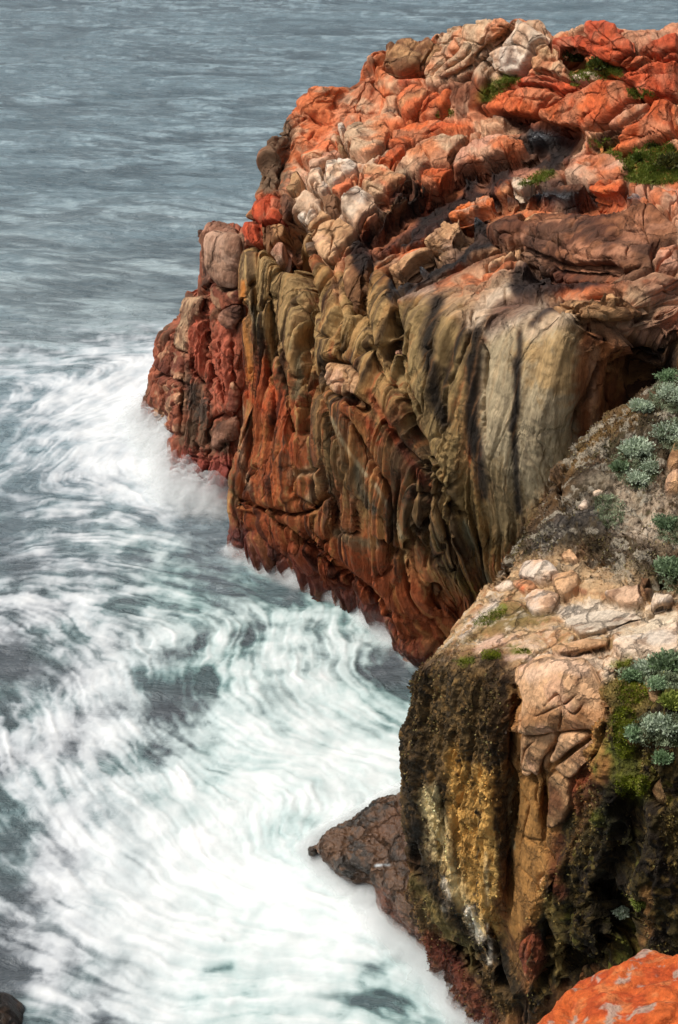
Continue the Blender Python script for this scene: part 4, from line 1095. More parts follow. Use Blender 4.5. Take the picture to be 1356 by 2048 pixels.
NBLOCK = [
 (7, [(588,400),(640,330),(760,290),(900,305),(962,390),(994,480),(990,618),(880,632),(780,642),(640,662),(568,645)], 0.24, 'peach', "large smooth peach cap block of the cracked pillar, chevron creases on its front", {'power': 5, 'name': 'boulder', 'facet': .5}),
 (7, [(562,662),(660,664),(758,648),(702,830),(660,866),(566,842)], .12, 'peach', "smooth tan block under the left half of the peach cap block", {'grow': 1.03, 'power': 7, 'facet': .5}),
 (7, [(768,655),(880,642),(912,680),(800,770),(740,800),(722,770)], .12, 'peach', "brown triangular block right of the long crack, under the cap block", {'grow': 1.03, 'power': 7, 'facet': .5}),
 (7, [(918,690),(985,640),(1002,680),(950,790),(880,840),(820,868),(745,825),(800,780)], .12, 'peach', "curved tan block under the right half of the peach cap block", {'grow': 1.03, 'power': 7, 'facet': .5}),
 (7, [(720,870),(760,850),(820,890),(825,1000),(780,1100),(700,1100),(700,960)], 0.12, 'tan', "reddish brown block right of the long vertical crack", {'grow': 1.03, 'power': 7, 'facet': .5}),
 (6, [(418,1295),(450,1212),(540,1195),(612,1220),(642,1280),(560,1318),(480,1312)], .2, 'pale', "pale rounded boulder at the back edge of the near ledge", {}),
 (6, [(612,1288),(720,1258),(765,1300),(705,1378),(655,1405),(622,1350)], .16, 'peach', "peach triangular slab beside the pale rounded boulder", {}),
 (6, [(378,1322),(430,1303),(502,1328),(470,1368),(402,1362)], .12, 'mixed', "small salmon orange stone at the rim of the near ledge", {}),
 (6, [(660,1172),(712,1120),(762,1160),(722,1195)], .12, 'peach', "small pointed peach stone behind the pale rounded boulder", {}),
 (6, [(270,1345),(320,1312),(372,1322),(370,1352),(300,1385)], .12, 'pale', "grey white stone at the very rim of the near ledge", {}),
 (6, [(440,1400),(520,1355),(640,1390),(600,1450),(480,1480)], .1, 'pale', "flat white pink slab in front of the small salmon orange stone", {}),
 (6, [(1290,650),(1335,540),(1400,480),(1450,600),(1400,700),(1340,690)], .35, 'tan', "rounded brown boulder at the right edge among the silver shrubs", {}),
 (6, [(1280,740),(1320,700),(1400,700),(1420,780),(1350,800),(1290,790)], .25, 'peach', "peach boulder below the rounded brown boulder at the right edge", {}),
 (6, [(1190,1430),(1210,1385),(1280,1375),(1335,1405),(1290,1440),(1210,1462)], .16, 'pale', "pale stone beside the sandy hollow at the right", {}),
 (6, [(925,1395),(980,1360),(1080,1345),(1130,1330),(1150,1420),(1040,1440),(980,1425)], .14, 'pale', "pale ragged slab along the top rim of the sandy hollow", {}),
 (6, [(1125,1310),(1190,1280),(1215,1310),(1180,1400),(1140,1400)], .16, 'tan', "tan rounded stone on the dark hole near the right edge", {}),
 (6, [(760,875),(800,835),(825,850),(815,880),(780,890)], .07, 'pale', "small white pebble like stone on the dark lichen slope", {}),
 (6, [(850,775),(880,760),(910,770),(890,795),(855,795)], .06, 'pale', "smallest white stone high on the dark lichen slope", {}),
 (7, [(750,250),(800,215),(900,190),(980,190),(1015,215),(960,240),(850,258),(780,262)], .13, 'peach', "long low peach slab with an undercut on the bright ledge", {'power': 5}),
 (7, [(1035,215),(1060,180),(1200,160),(1356,120),(1500,150),(1400,260),(1200,255),(1070,262)], .14, 'pale', "broad pale cream slab right of the notch in the bright ledge", {'power': 6}),
 (7, [(790,64),(850,38),(930,18),(1010,12),(1090,22),(1200,52),(1195,72),(1130,84),(1060,110),(1000,118),(950,142),(880,146),(830,118),(795,100)], .03, 'sand', "smooth pale sandy pan lying flat in the bright ledge", {'power': 12, 'facet': 0., 'rough': .1, 'grow': 1.0, 'name': 'sand_pan'}),
 (7, [(568,380),(590,340),(615,350),(590,392)], .1, 'peach', "little pinkish chip left of the peach cap block", {}),
 (7, [(998,512),(1030,508),(1078,545),(1072,578),(1045,572)], .14, 'tan', "slanting tan finger right of the peach cap block", {}),
 (7, [(1202,435),(1240,415),(1275,450),(1262,480),(1292,485),(1275,515),(1230,505),(1218,465)], .12, 'tan', "small cracked tan stone among moss at the right", {}),
 (7, [(1265,905),(1300,850),(1356,860),(1380,950),(1310,985),(1270,945)], .2, 'olive', "mossy olive knob on the dark wall at the right edge", {}),
 (8, [(862,375),(885,370),(888,400),(866,402)], .08, 'peach', "upper one of two little stones stuck in the long crack", {}),
 (8, [(862,405),(886,404),(886,436),(866,436)], .08, 'peach', "lower one of two little stones stuck in the long crack", {}),
 (8, [(800,620),(820,570),(865,555),(862,640),(850,730),(820,700)], .22, 'rustred', "dark red boulder low in the foot of the cracked pillar", {}),
]
NBk = Blocks(Q, NBLOCK, .08, 1., 2)
calmq = np.zeros(QU * QV); drip = np.zeros(QU * QV); mossy = np.zeros(QU * QV); ptq = Painter(Q, 30)
ptq.val(calmq, T(7, [(560,640),(600,380),(960,380),(1010,620),(880,900),(850,1219),(540,1219),(540,800)]), 30, 1., closed=True, rough=.1)
ptq.val(calmq, T(8, [(760,0),(960,0),(920,300),(880,500),(820,740),(740,600),(750,300)]), 20, .9, closed=True, rough=.1)
ptq.val(calmq, T(7, [(650,90),(780,0),(1356,0),(1356,120),(1060,260),(750,260)]), 30, .8, closed=True, rough=.1)
ptq.val(drip, T(7, [(60,500),(120,330),(300,240),(560,320),(560,640),(540,1219),(80,1219)]), 24, 1., closed=True, rough=.2)
ptq.val(drip, T(8, [(400,0),(750,0),(750,300),(740,560),(830,800),(640,893),(460,640),(440,300)]), 24, 1., closed=True, rough=.2)
ptq.val(mossy, T(7, [(1000,480),(1100,330),(1700,330),(1700,1219),(860,1219),(900,900),(1010,700)]), 24, 1., closed=True, rough=.2)
ptq.val(mossy, T(8, [(960,0),(1800,0),(1800,640),(1050,720),(900,830),(890,500),(940,250)]), 24, 1., closed=True, rough=.2)
calmq, drip, mossy = [a.reshape(Q.shape) for a in (calmq, drip, mossy)]
qcol_ = np.linspace(0, len(nc) - 1, QU)[:, None] * np.ones((1, QV))
right_ = ss(7.7, 8.3, qcol_) * (1 - ss(6.2, 6.8, qv)); mossy = np.maximum(mossy, right_); calmq = calmq * (1 - right_)
qwarp = .5 * fbm(qs * .5, qt * .25, seed=143) + .12 * fbm(qs * 2, qt * 1.2, seed=144)
fwq = (1 - qtop) * (1 - .92 * calmq)
h = fwq * ((.24 - .15 * drip) * plates((qs + qwarp) * .8, .2) + .1 * plates((qs + qwarp) * 2.3, .22))
h += fwq * .1 * ridge(qs * 3 + qwarp * 2, qt * .5, o=4, seed=145)
h += fwq * (drip + .6 * mossy) * (.11 * ridge(qs * 4.5 + qwarp * 3, qt * 1.1, o=3, seed=147) + .09 * fbm(X * 5, Y * 5, Z * 3, o=4, seed=148) + .06 * ridge(X * 9, Y * 9, Z * 6, o=2, seed=149))
h += mossy * (1 - calmq) * (.22 * fbm(X * 1.6, Y * 1.6, Z * 1.6, o=4, seed=150) + .08 * fbm(X * 7, Y * 7, Z * 7, o=3, seed=151))
# ledge top: layered, flaky
wq = .5 * fbm(qs * .6, qt * .6, seed=152)
v = voronoi((qs + wq) * 1.5, (qt + wq) * 1.1, seed=153); v5 = voronoi((qs + wq) * 4, (qt + wq) * 3, seed=154)
tt_ = .55 * (.14 * np.sqrt(np.clip((v[1] - v[0]) / .5, 0, 1)) + (RV[v[2], 2] - .5) * .16 * ss(0, .12, v[1] - v[0]) + v[4] * (RV[v[2], 1] - .4) * .2 +
       .05 * ss(0, .3, v5[1] - v5[0]) + (RV[v5[2], 1] - .5) * .06 + .03 * ridge(qs * 5, qt * 3 + wq * 3, o=3, seed=155))
h += qtop * (1 - .85 * calmq) * tt_
h += .16 * fbm(X * .5, Y * .5, Z * .5, o=3, seed=156) * (1 - .5 * calmq) + .012 * fbm(X * 6, Y * 6, Z * 6, o=3, seed=157)
slp = ss(8.3, 9.2, qv) * (1 - ss(12.2, 12.8, qv))
h += slp * (.10 * fbm(X * 1.5, Y * 1.5, Z * 1.5, o=4, seed=158) + .07 * ridge(X * 3.5, Y * 3.5, Z * 3.5, o=4, seed=159) + .04 * fbm(X * 9, Y * 9, Z * 9, o=3, seed=160) - .03)
h *= ss(.1, .8, qv) * (1 - .6 * ss(12.5, 13.2, qv))
h = NBk.apply(h, .3, .09)
Q.displace(h); Q.renormal(3)
hz = np.zeros(QU * QV); pt = Painter(Q, 31)
pt.cracks(hz, [
 (4, 0.252, T(7, [(770,650),(730,740),(695,830),(700,960),(695,1060),(690,1219)])), (4, 0.252, T(8, [(870,0),(868,100),(862,240),(905,300),(900,400),(890,480),(880,560)])),
 (3, 0.198, T(7, [(570,845),(630,850),(660,890),(655,980),(690,1060)])), (3, 0.162, T(7, [(585,940),(620,1010),(590,1120),(575,1219)])), (3, 0.144, T(7, [(600,1160),(690,1185)])),
 (3, 0.135, T(8, [(770,205),(840,250),(862,250)])), (3, 0.135, T(8, [(775,325),(850,400),(870,410)])), (3, 0.126, T(8, [(830,520),(800,620),(800,660)])),
 (3, 0.108, T(7, [(700,520),(760,460),(790,515),(860,460)])), (3, 0.108, T(7, [(660,570),(720,545),(775,520)])), (3, 0.108, T(7, [(800,530),(850,560),(900,500)])), (3, 0.090, T(7, [(785,520),(780,630)])),
 (3, 0.126, T(7, [(770,800),(860,720),(915,690)])), (3, 0.108, T(7, [(575,830),(600,740),(650,690)])), (9, .3, T(7, [(560,420),(555,640),(545,900),(530,1219)])), (9, .3, T(8, [(755,0),(750,200),(752,360),(740,520)])),
 (6, .2, T(7, [(1000,480),(990,640),(900,820),(880,900)])), (5, .2, T(7, [(750,262),(860,262),(960,245),(1020,225),(1025,170)])), (4, .12, T(7, [(1030,230),(1080,290),(1150,290)])),
 (5, .18, T(7, [(1000,150),(1100,100),(1220,70),(1356,30)])), (5, .16, T(7, [(820,200),(900,170),(1010,155)])), (14, .7, T(8, [(905,640),(885,560),(890,820)])), (16, .6, T(8, [(690,560),(700,700),(740,800)])),
 (10, .4, T(8, [(600,500),(610,620),(640,740)])), (14, .8, T(8, [(520,610),(560,650),(580,720)])), (14, .7, T(8, [(400,260),(400,340),(430,380)])), (8, .3, T(8, [(500,60),(500,200),(490,330)])),
 (12, .5, T(6, [(780,1150),(850,1190),(930,1210)])), (14, .5, T(6, [(1170,1340),(1220,1310),(1300,1340)])), (10, .3, T(6, [(380,1180),(330,1240),(240,1340)])),
 (8, .3, T(6, [(640,680),(540,780),(480,900)])), (8, .3, T(6, [(740,560),(650,700),(640,860)]))], nz=2.5)
for P_, w_, d_ in [(T(7, [(800,60),(900,40),(1000,60),(1150,80)]), 60, .06), (T(8, [(1100,500),(1150,620),(1000,700)]), 90, .5), (T(8, [(1180,120),(1150,300),(1050,450)]), 60, .3)]:
    idx, m = pt.mask(P_, w_, rough=.3)
    if m is not None: hz[idx] -= d_ * m
Q.displace(hz.reshape(Q.shape)); Q.renormal(2)
# ---- colour
pt = Painter(Q, 32)
P = Q.P.reshape(-1, 3); X, Y, Z = P.T
tq = qtop.ravel(); dr = drip.ravel(); mo = mossy.ravel()
nA = fbm(X * .8, Y * .8, Z * .8, o=4, seed=160); nB = fbm(X * 2.4, Y * 2.4, Z * 2.4, o=4, seed=161); nC = fbm(X * 8, Y * 8, Z * 8, o=3, seed=163)
nf = fbm(qs.ravel() * 3.5 + qwarp.ravel() * 2, qt.ravel() * .5, o=4, seed=162)
face = mixc(np.ones((QU * QV, 3)) * lin((150, 104, 58)), lin((104, 72, 40)), ss(-.1, .3, nf))
dc = mixc(np.ones((QU * QV, 3)) * lin((88, 72, 42)), lin((52, 46, 32)), ss(-.1, .15, nf + nB * .5))
dc = mixc(dc, lin((150, 118, 66)), ss(.12, .3, nC + nf * .4) * .6)
mc = mixc(np.ones((QU * QV, 3)) * lin((66, 58, 26)), lin((40, 32, 18)), ss(-.1, .15, nB))
mc = mixc(mc, lin((128, 108, 52)), ss(.1, .3, nC + nA * .5) * .6)
mc = mixc(mc, lin((104, 118, 36)), ss(.15, .4, nA + nC * .3) * .6)
face = mixc(mixc(face, dc, dr), mc, mo)
top = mixc(np.ones((QU * QV, 3)) * lin((206, 174, 134)), lin((180, 136, 98)), ss(0, .3, nB))
top = mixc(top, lin((120, 104, 60)), ss(.05, .25, nA + nC * .4) * .7)
top = mixc(top, lin((226, 214, 198)), ss(.12, .34, -nB + nC * .4) * .6)
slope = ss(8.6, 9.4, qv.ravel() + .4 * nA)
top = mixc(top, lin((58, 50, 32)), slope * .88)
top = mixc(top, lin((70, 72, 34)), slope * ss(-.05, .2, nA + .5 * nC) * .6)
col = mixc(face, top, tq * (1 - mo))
wet = np.zeros(QU * QV)
S_ = lambda c, k, pts, w, a=1., **kw: pt.stroke(col, lin(c), T(k, pts), w, a, **kw)
# the dark mossy, lichen grey slope going up to the right
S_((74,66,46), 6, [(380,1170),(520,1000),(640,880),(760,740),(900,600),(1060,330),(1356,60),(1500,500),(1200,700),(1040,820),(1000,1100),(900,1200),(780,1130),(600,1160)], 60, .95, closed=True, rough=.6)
S_((122,96,54), 6, [(700,640),(800,540),(960,370),(1060,300)], 40, .8, flow=1, rough=.8)
S_((96,72,36), 6, [(480,1000),(620,860),(680,700)], 40, .7, flow=1, rough=.8)
S_((150,142,124), 6, [(700,860),(780,800),(860,720),(960,680)], 44, .75, breakup=.35, flow=0, rough=1)
S_((86,88,90), 6, [(560,1080),(680,960),(820,900),(960,960)], 70, .5, breakup=.3, flow=0)
S_((182,166,146), 6, [(1060,760),(1040,900),(1090,980),(1200,900),(1300,760),(1356,860),(1250,1000),(1150,1000)], 70, .85, breakup=.15, flow=0, rough=.8)
S_((196,184,168), 6, [(1000,1100),(1120,1030),(1240,960)], 34, .85, breakup=.1, flow=0)
S_((160,146,122), 6, [(1080,1250),(1200,1150),(1356,1060)], 60, .75, breakup=.3, flow=0)
S_((58,48,28), 6, [(860,1130),(960,1180),(1060,1080),(1180,1200),(1300,1290)], 46, .75, breakup=.15)
S_((198,168,130), 6, [(400,1200),(700,1150),(940,1230),(1170,1300),(1160,1420),(920,1400),(640,1440),(400,1380)], 30, .8, closed=True, rough=.5, breakup=.05)
S_((160,84,52), 6, [(740,1360),(800,1380)], 14, .6); S_((168,92,56), 7, [(0,0)], 4, 0)
flk = slope * ss(.1, .2, fbm(X * 3, Y * 3, Z * 3, o=5, seed=164, gain=.65) + .25 * nA)
col = mixc(col, lin((170, 166, 152)), flk * .7)
# bright ledge
S_((222,208,190), 7, [(790,60),(860,20),(1000,10),(1180,60),(1140,90),(1000,120),(880,140),(800,110)], 16, 1., closed=True, rough=.15, flow=0)
S_((200,192,182), 7, [(790,60),(850,50),(900,100)], 30, .7, flow=0)
S_((232,218,196), 7, [(1060,180),(1200,90),(1356,60),(1356,250),(1200,300),(1080,260)], 24, .95, closed=True, rough=.3, flow=0)
S_((236,214,190), 7, [(600,340),(740,240),(900,260),(1060,290),(1000,380),(900,300),(760,300)], 24, .9, closed=True, rough=.5, flow=0)
S_((222,188,166), 7, [(640,380),(760,330),(880,330),(940,400)], 44, .7, flow=0)
S_((120,76,44), 7, [(820,350),(800,420),(780,450)], 16, .6, flow=0)
S_((150,92,46), 7, [(700,560),(800,600),(900,590)], 26, .5, flow=0)
for pts in [[(380,100),(420,60),(500,30)], [(400,250),(440,265),(480,270)], [(560,250),(620,245)], [(300,300),(350,290)], [(1070,320),(1110,300)]]:
    S_((112,122,28), 7, pts, 18, .9, rough=.8, flow=0)
S_((120,108,56), 7, [(330,180),(420,110),(560,80),(700,90)], 50, .6, breakup=.35, flow=0, rough=1)
S_((228,216,206), 7, [(300,170),(380,90),(460,20)], 22, .85, breakup=.2, flow=0, rough=.8)
S_((222,186,168), 7, [(390,240),(430,210),(490,190)], 24, .8, flow=0); S_((224,190,172), 7, [(520,285),(600,275),(640,290)], 14, .8, flow=0)
S_((222,190,164), 7, [(560,190),(640,220),(740,150)], 36, .7, breakup=.2, flow=0)
# drip wall: black, gold and cream runs
S_((44,38,26), 7, [(90,360),(70,600),(60,800),(70,1000),(100,1219)], 50, .7, breakup=.15, flow=.8)
S_((60,46,24), 7, [(460,320),(480,600),(500,900),(500,1219)], 70, .75, breakup=.1, flow=.8)
S_((216,168,80), 7, [(265,770),(300,900),(310,1050),(310,1219)], 40, .9, flow=.9, rough=.8, breakup=.05)
S_((214,160,72), 7, [(400,860),(410,1000),(410,1219)], 44, .85, flow=.9, rough=.8, breakup=.15)
S_((226,208,156), 7, [(140,960),(180,1060),(200,1219)], 50, .8, flow=.9, rough=.8, breakup=.15)
S_((206,164,88), 8, [(560,0),(590,150),(620,300),(640,430),(680,560)], 60, .8, flow=.9, rough=.8, breakup=.12)
S_((216,180,104), 8, [(640,0),(660,150),(680,300),(690,420)], 40, .8, flow=.9, rough=.8, breakup=.12)
S_((228,212,162), 8, [(470,60),(500,200),(540,330),(580,450),(640,560)], 40, .85, flow=.9, rough=.8, breakup=.1)
S_((236,230,214), 8, [(520,390),(530,440),(520,475)], 16, .95, flow=.6, rough=.7)
S_((238,232,218), 8, [(600,480),(620,540),(650,590)], 20, .95, flow=.6, rough=.7)
S_((238,232,218), 8, [(672,540),(682,600),(680,670)], 10, .9, flow=.6, rough=.5); S_((214,196,150), 8, [(665,280),(668,380),(672,460)], 9, .8)
S_((34,30,22), 8, [(420,180),(410,280),(460,380),(500,430),(560,500),(610,600)], 34, .85, flow=.4)
S_((34,30,20), 8, [(640,620),(700,600),(720,700),(800,800),(820,893)], 34, .8, flow=.6, breakup=.1)
S_((120,110,62), 8, [(400,380),(470,480),(520,560),(600,620),(610,700)], 34, .7, flow=.5, breakup=.1)
S_((110,56,32), 8, [(470,600),(560,700),(620,800),(680,893)], 50, .85, flow=.3)
S_((92,46,28), 8, [(520,620),(570,680)], 30, .9)
S_((150,112,60), 8, [(760,640),(820,700),(850,770)], 12, .7)
S_((196,142,64), 7, [(250,760),(300,740),(340,860),(430,860),(430,1219),(270,1219)], 24, .4, closed=True, flow=1, rough=.9, breakup=.1)
S_((212,166,88), 8, [(530,0),(700,0),(700,300),(690,560),(640,520),(560,460),(510,300)], 24, .4, closed=True, flow=1, rough=.9, breakup=.15)
S_((110,92,52), 7, [(70,420),(200,300),(420,300),(420,700),(250,740),(90,760)], 40, .5, closed=True, flow=.8, rough=.9, breakup=.3)
# cracked pillar
S_((206,150,84), 7, [(560,640),(600,380),(960,380),(1000,620),(900,860),(560,860)], 24, .6, closed=True, rough=.3, flow=0)
S_((190,140,74), 8, [(765,20),(860,10),(950,20),(900,300),(830,560),(750,560),(760,300)], 20, .8, closed=True, rough=.3)
S_((188,178,140), 8, [(758,20),(756,120),(765,260)], 10, .8); S_((176,90,52), 8, [(900,120),(960,60),(1030,0)], 30, .7)
S_((110,60,30), 8, [(920,220),(910,350),(930,420)], 30, .6, flow=.6); S_((128,66,38), 8, [(820,560),(860,640),(830,720)], 30, .8)
S_((176,112,66), 7, [(860,1000),(960,900),(1000,800)], 34, .6, flow=.4)
# right wall: olive algae and pale flakes
S_((134,120,62), 7, [(1030,450),(1100,410),(1180,420),(1160,500)], 50, .8, flow=0); S_((104,116,40), 7, [(1070,560),(1100,700),(1120,860)], 50, .5, breakup=.2, flow=0)
S_((112,120,44), 8, [(1150,20),(1230,30),(1200,80)], 40, .7, breakup=.1, flow=0); S_((150,132,74), 8, [(900,460),(930,560),(930,700)], 30, .8, flow=.5, breakup=.15)
S_((30,26,16), 8, [(1060,80),(1160,120),(1100,300),(1120,480),(1010,650)], 80, .75, breakup=.1, flow=.2)
S_((30,26,16), 7, [(1000,960),(1060,1100),(1219,1219)], 60, .7, breakup=.1, flow=.2); S_((116,86,46), 8, [(960,300),(1000,200),(1060,90)], 24, .6, flow=.5, breakup=.2)
S_((150,110,60), 8, [(1180,640),(1250,560),(1240,420)], 24, .6, flow=.5, breakup=.3)
low_ = 1 - ss(.3, 1.5, Z + nA * .6); col = mixc(col, lin((96,44,26)), low_ * .6); wet = np.maximum(wet, low_ * .8)
col *= (1 + .22 * nB + .12 * nC)[:, None]
NBk.colour(col, wet)
S_((178,118,62), 7, [(600,600),(700,560),(800,600),(960,560)], 40, .55, flow=0, rough=.8); S_((236,206,186), 7, [(640,370),(760,320),(900,340)], 34, .55, flow=0)
col = tone(col, .97)
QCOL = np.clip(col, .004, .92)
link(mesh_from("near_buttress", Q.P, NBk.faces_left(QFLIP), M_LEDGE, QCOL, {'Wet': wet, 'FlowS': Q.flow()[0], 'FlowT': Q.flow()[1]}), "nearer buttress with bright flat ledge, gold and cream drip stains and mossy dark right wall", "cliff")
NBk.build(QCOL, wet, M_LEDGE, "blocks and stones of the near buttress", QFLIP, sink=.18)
ND = Q.depth_map()
# ================================================================== WET LEDGE IN THE SURF, ORANGE FOREGROUND BOULDER, CORNER ROCK
LC = [
 [(630,1720),(626,1696,.5),(640,1682,.7),(655,1664,.6)], [(684,1768),(672,1722,.8),(700,1676,1.05),(712,1630,.9)],
 [(740,1792),(742,1738,1.05),(770,1684,1.3),(775,1596,1.2)], [(770,1850),(792,1785,1.2),(812,1692,1.5),(818,1588,1.4)],
 [(842,1908),(852,1832,1.2),(862,1742,1.6),(862,1598,1.6)], [(905,1962),(912,1890,1.1),(920,1800,1.6),(915,1620,1.7)],
 [(985,2035),(990,1950,1.1),(990,1850,1.7),(980,1650,1.8)]]
lc = []
for c in LC:
    e, l_, m_, b_ = c
    e = at_z(e[0], e[1], 0.0); l_ = at_z(*l_); m_ = at_z(*m_); b_ = at_z(*b_)
    lc.append([e + np.array([0, .2, -1.6]), e, l_, m_, b_, b_ + np.array([0, .5, -.8]), b_ + np.array([0, .9, -3])])
t0 = lc[0]; tip = np.mean(t0, axis=0) * 0 + t0[2]
lc.insert(0, [p * .35 + (tip + np.array([-.12, .1, -.5])) * .65 + np.array([0, 0, -.6]) for p in t0])
L = Surf(loft(lc, 320, 240))
LFLIP = L.N[160, 150, 2] < 0
if LFLIP: L.N = -L.N
X, Y, Z = L.P[..., 0], L.P[..., 1], L.P[..., 2]
v = voronoi(L.s * 1.3 + .3 * fbm(X, Y, seed=171), L.t * 1.2, seed=170)
h = .05 * ss(0, .2, v[1] - v[0]) + (RV[v[2], 1] - .5) * .07 * ss(0, .1, v[1] - v[0]) + .1 * fbm(X * 2, Y * 2, Z * 2, o=4, seed=172) + .07 * ridge(X * 4, Y * 4, Z * 5, o=4, seed=173) - .08
L.displace(h); L.renormal(2)
P = L.P.reshape(-1, 3); X, Y, Z = P.T
nA = fbm(X * 1.6, Y * 1.6, Z * 1.6, o=4, seed=174); nB = fbm(X * 6, Y * 6, Z * 6, o=4, seed=175)
col = mixc(np.ones((len(P), 3)) * lin((92, 66, 46)), lin((50, 40, 30)), ss(-.1, .25, nA)); col = mixc(col, lin((112, 82, 58)), ss(.1, .4, nB) * .6)
pt = Painter(L, 40)
S_ = lambda c, k, pts, w, a=1., **kw: pt.stroke(col, lin(c), T(k, pts), w, a, **kw)
S_((104,72,50), 8, [(300,200),(380,150),(400,260)], 50, .7); S_((104,58,38), 8, [(280,440),(360,560),(460,600)], 46, .7)
wet = np.full(len(P), .8)
for pts in [[(270,325),(320,322)]]:
    S_((206,212,214), 8, pts, 6, .8, rough=1., breakup=.25, flow=0)
link(mesh_from("surf_ledge", L.P, grid_faces(320, 240, not LFLIP), M_NEAR, np.clip(col, .004, .9), {'Wet': wet}),
     "low wet brown ledge jutting into the white surf at the foot of the buttress", "rock")

def dome_rock(name, c, rads, n, seed, colf, lumps, label, wetv, mat, cut=-.9, grp=None):
    th = np.linspace(0, 2 * math.pi, n, endpoint=False); ph = np.linspace(-.5 * math.pi + .02, .5 * math.pi - .004, n // 2)
    A, B = np.meshgrid(th, ph, indexing='ij')
    d = np.stack([np.cos(A) * np.cos(B), np.sin(A) * np.cos(B), np.sin(B)], -1)
    r = np.array(rads)
    P = d * r; P[..., 2] = np.where(P[..., 2] < 0, P[..., 2] * 2.2, P[..., 2])
    X, Y, Z = (P + c)[..., 0], (P + c)[..., 1], (P + c)[..., 2]
    hh = lumps * (fbm(X * .8, Y * .8, Z * .8, o=3, seed=seed) * .6 + .16 * fbm(X * 3, Y * 3, Z * 3, o=4, seed=seed + 2) + .05 * ridge(X * 5, Y * 5, Z * 5, o=3, seed=seed + 4))
    vv = voronoi(X * .9 + Z * .5, Y * .9 - Z * .4, seed=seed); hh += lumps * .12 * ss(0, .08, vv[1] - vv[0])
    P = P + d * hh[..., None] + c
    X, Y, Z = P[..., 0], P[..., 1], P[..., 2]
    o = mesh_from(name, P, grid_faces(n, n // 2, closed_u=True), mat, np.clip(colf(X, Y, Z), .004, .9).reshape(-1, 3), {'Wet': np.full(P.shape[0] * P.shape[1], wetv)})
    return link(o, label, "rock", grp)

def orange_col(X, Y, Z):
    c = mixc(np.ones(X.shape + (3,)) * lin((200, 96, 44)), lin((184, 78, 36)), ss(-.2, .2, fbm(X * 2, Y * 2, Z * 2, o=4, seed=181)))
    c = mixc(c, lin((208, 124, 72)), ss(.1, .3, fbm(X * 5, Y * 5, Z * 5, o=4, seed=182)) * .7)
    c = mixc(c, lin((176, 158, 142)), ss(.30, .38, fbm(X * 3.5, Y * 3.5, Z * 3.5, o=4, seed=183)) * .8)
    return mixc(c, lin((150, 60, 34)), ss(.24, .4, fbm(X * 9, Y * 9, Z * 9, o=3, seed=184)) * .5)
M_FORE = rock_material("foreground_rock", (1, 1, 1), .7, 18.0, .85, crack=.12)
dome_rock("boulder", at(1372, 2246, 9.0), (1.62, 1.5, 1.42), 420, 11, orange_col, .42, "big bright orange lichen boulder filling the bottom corner in front of the buttress", 0, M_FORE)
def dark_col(X, Y, Z):
    return mixc(np.ones(X.shape + (3,)) * lin((40, 32, 28)), lin((78, 60, 46)), ss(0, .3, fbm(X * 4, Y * 4, Z * 4, o=4, seed=186)))
pd = at_z(-30, 2050, -.15)
dome_rock("boulder", pd, (.75, .65, .5), 160, 15, dark_col, .35, "black wet rock barely breaking the foam in the bottom left corner", .9, M_NEAR)
# ================================================================== THE SEA
GX0, GX1, GY0, GY1, GS = -19.0, 7.0, 12.5, 64.0, .042
gnx, gny = int((GX1 - GX0) / GS), int((GY1 - GY0) / GS)
gx = GX0 + (np.arange(gnx) + .5) * GS; gy = GY0 + (np.arange(gny) + .5) * GS
GXX, GYY = np.meshgrid(gx, gy)
def wpt(pts): return np.array([at_z(x, y)[:2] for x, y in pts])
# how the surge runs, as lines followed by the foam
FLOW = [
 [(850,1300),(740,1245),(620,1215),(500,1235),(430,1300),(425,1380),(470,1450)], [(760,1270),(700,1300),(700,1370),(760,1420),(840,1450)], [(640,1230),(600,1300),(640,1380),(720,1440),(830,1470)],
 [(540,1240),(500,1320),(540,1400),(640,1460),(800,1500)], [(300,1180),(230,1290),(220,1400),(280,1500),(400,1560)], [(140,1180),(80,1330),(60,1480),(100,1600),(200,1700)],
 [(400,1600),(500,1560),(620,1540),(740,1560),(830,1530)], [(830,1560),(740,1600),(640,1620),(560,1590)], [(400,1560),(430,1680),(520,1760),(640,1780)], [(560,1560),(480,1620),(470,1700),(560,1760),(640,1740)],
 [(560,1600),(620,1640),(600,1690),(540,1700)], [(250,1600),(300,1720),(420,1810),(580,1850),(700,1830)], [(0,1600),(80,1720),(220,1820),(400,1890),(600,1900),(760,1890)], [(0,1760),(120,1860),(300,1940),(500,1960),(700,1950),(900,1990)],
 [(0,1900),(150,1990),(350,2030),(600,2010),(900,2060)], [(660,1780),(760,1850),(860,1960),(920,2060)], [(700,1760),(800,1860),(900,1960)],
 [(340,720),(200,760),(80,830),(0,900)], [(300,800),(200,830),(80,900),(0,980)], [(350,900),(240,870),(140,880),(40,960)], [(310,860),(330,930),(350,1000)], [(300,900),(310,960),(370,1010)], [(0,1040),(160,990),(300,990),(400,1040),(480,1100)],
 [(0,1120),(200,1080),(360,1120),(520,1160)], [(470,1110),(600,1180),(760,1260),(860,1320)], [(0,1200),(200,1160),(400,1190),(560,1200),(700,1230)], [(0,1400),(60,1350),(140,1300),(260,1250),(380,1180)],
 [(0,660),(150,670),(330,660)], [(0,560),(200,570),(400,540)], [(0,740),(150,730),(300,700)],
]
VX = np.full(GXX.shape, .5) * 1.0; VY = .12 * np.ones(GXX.shape); VW = np.full(GXX.shape, .35)
VX *= .35; VY *= .35
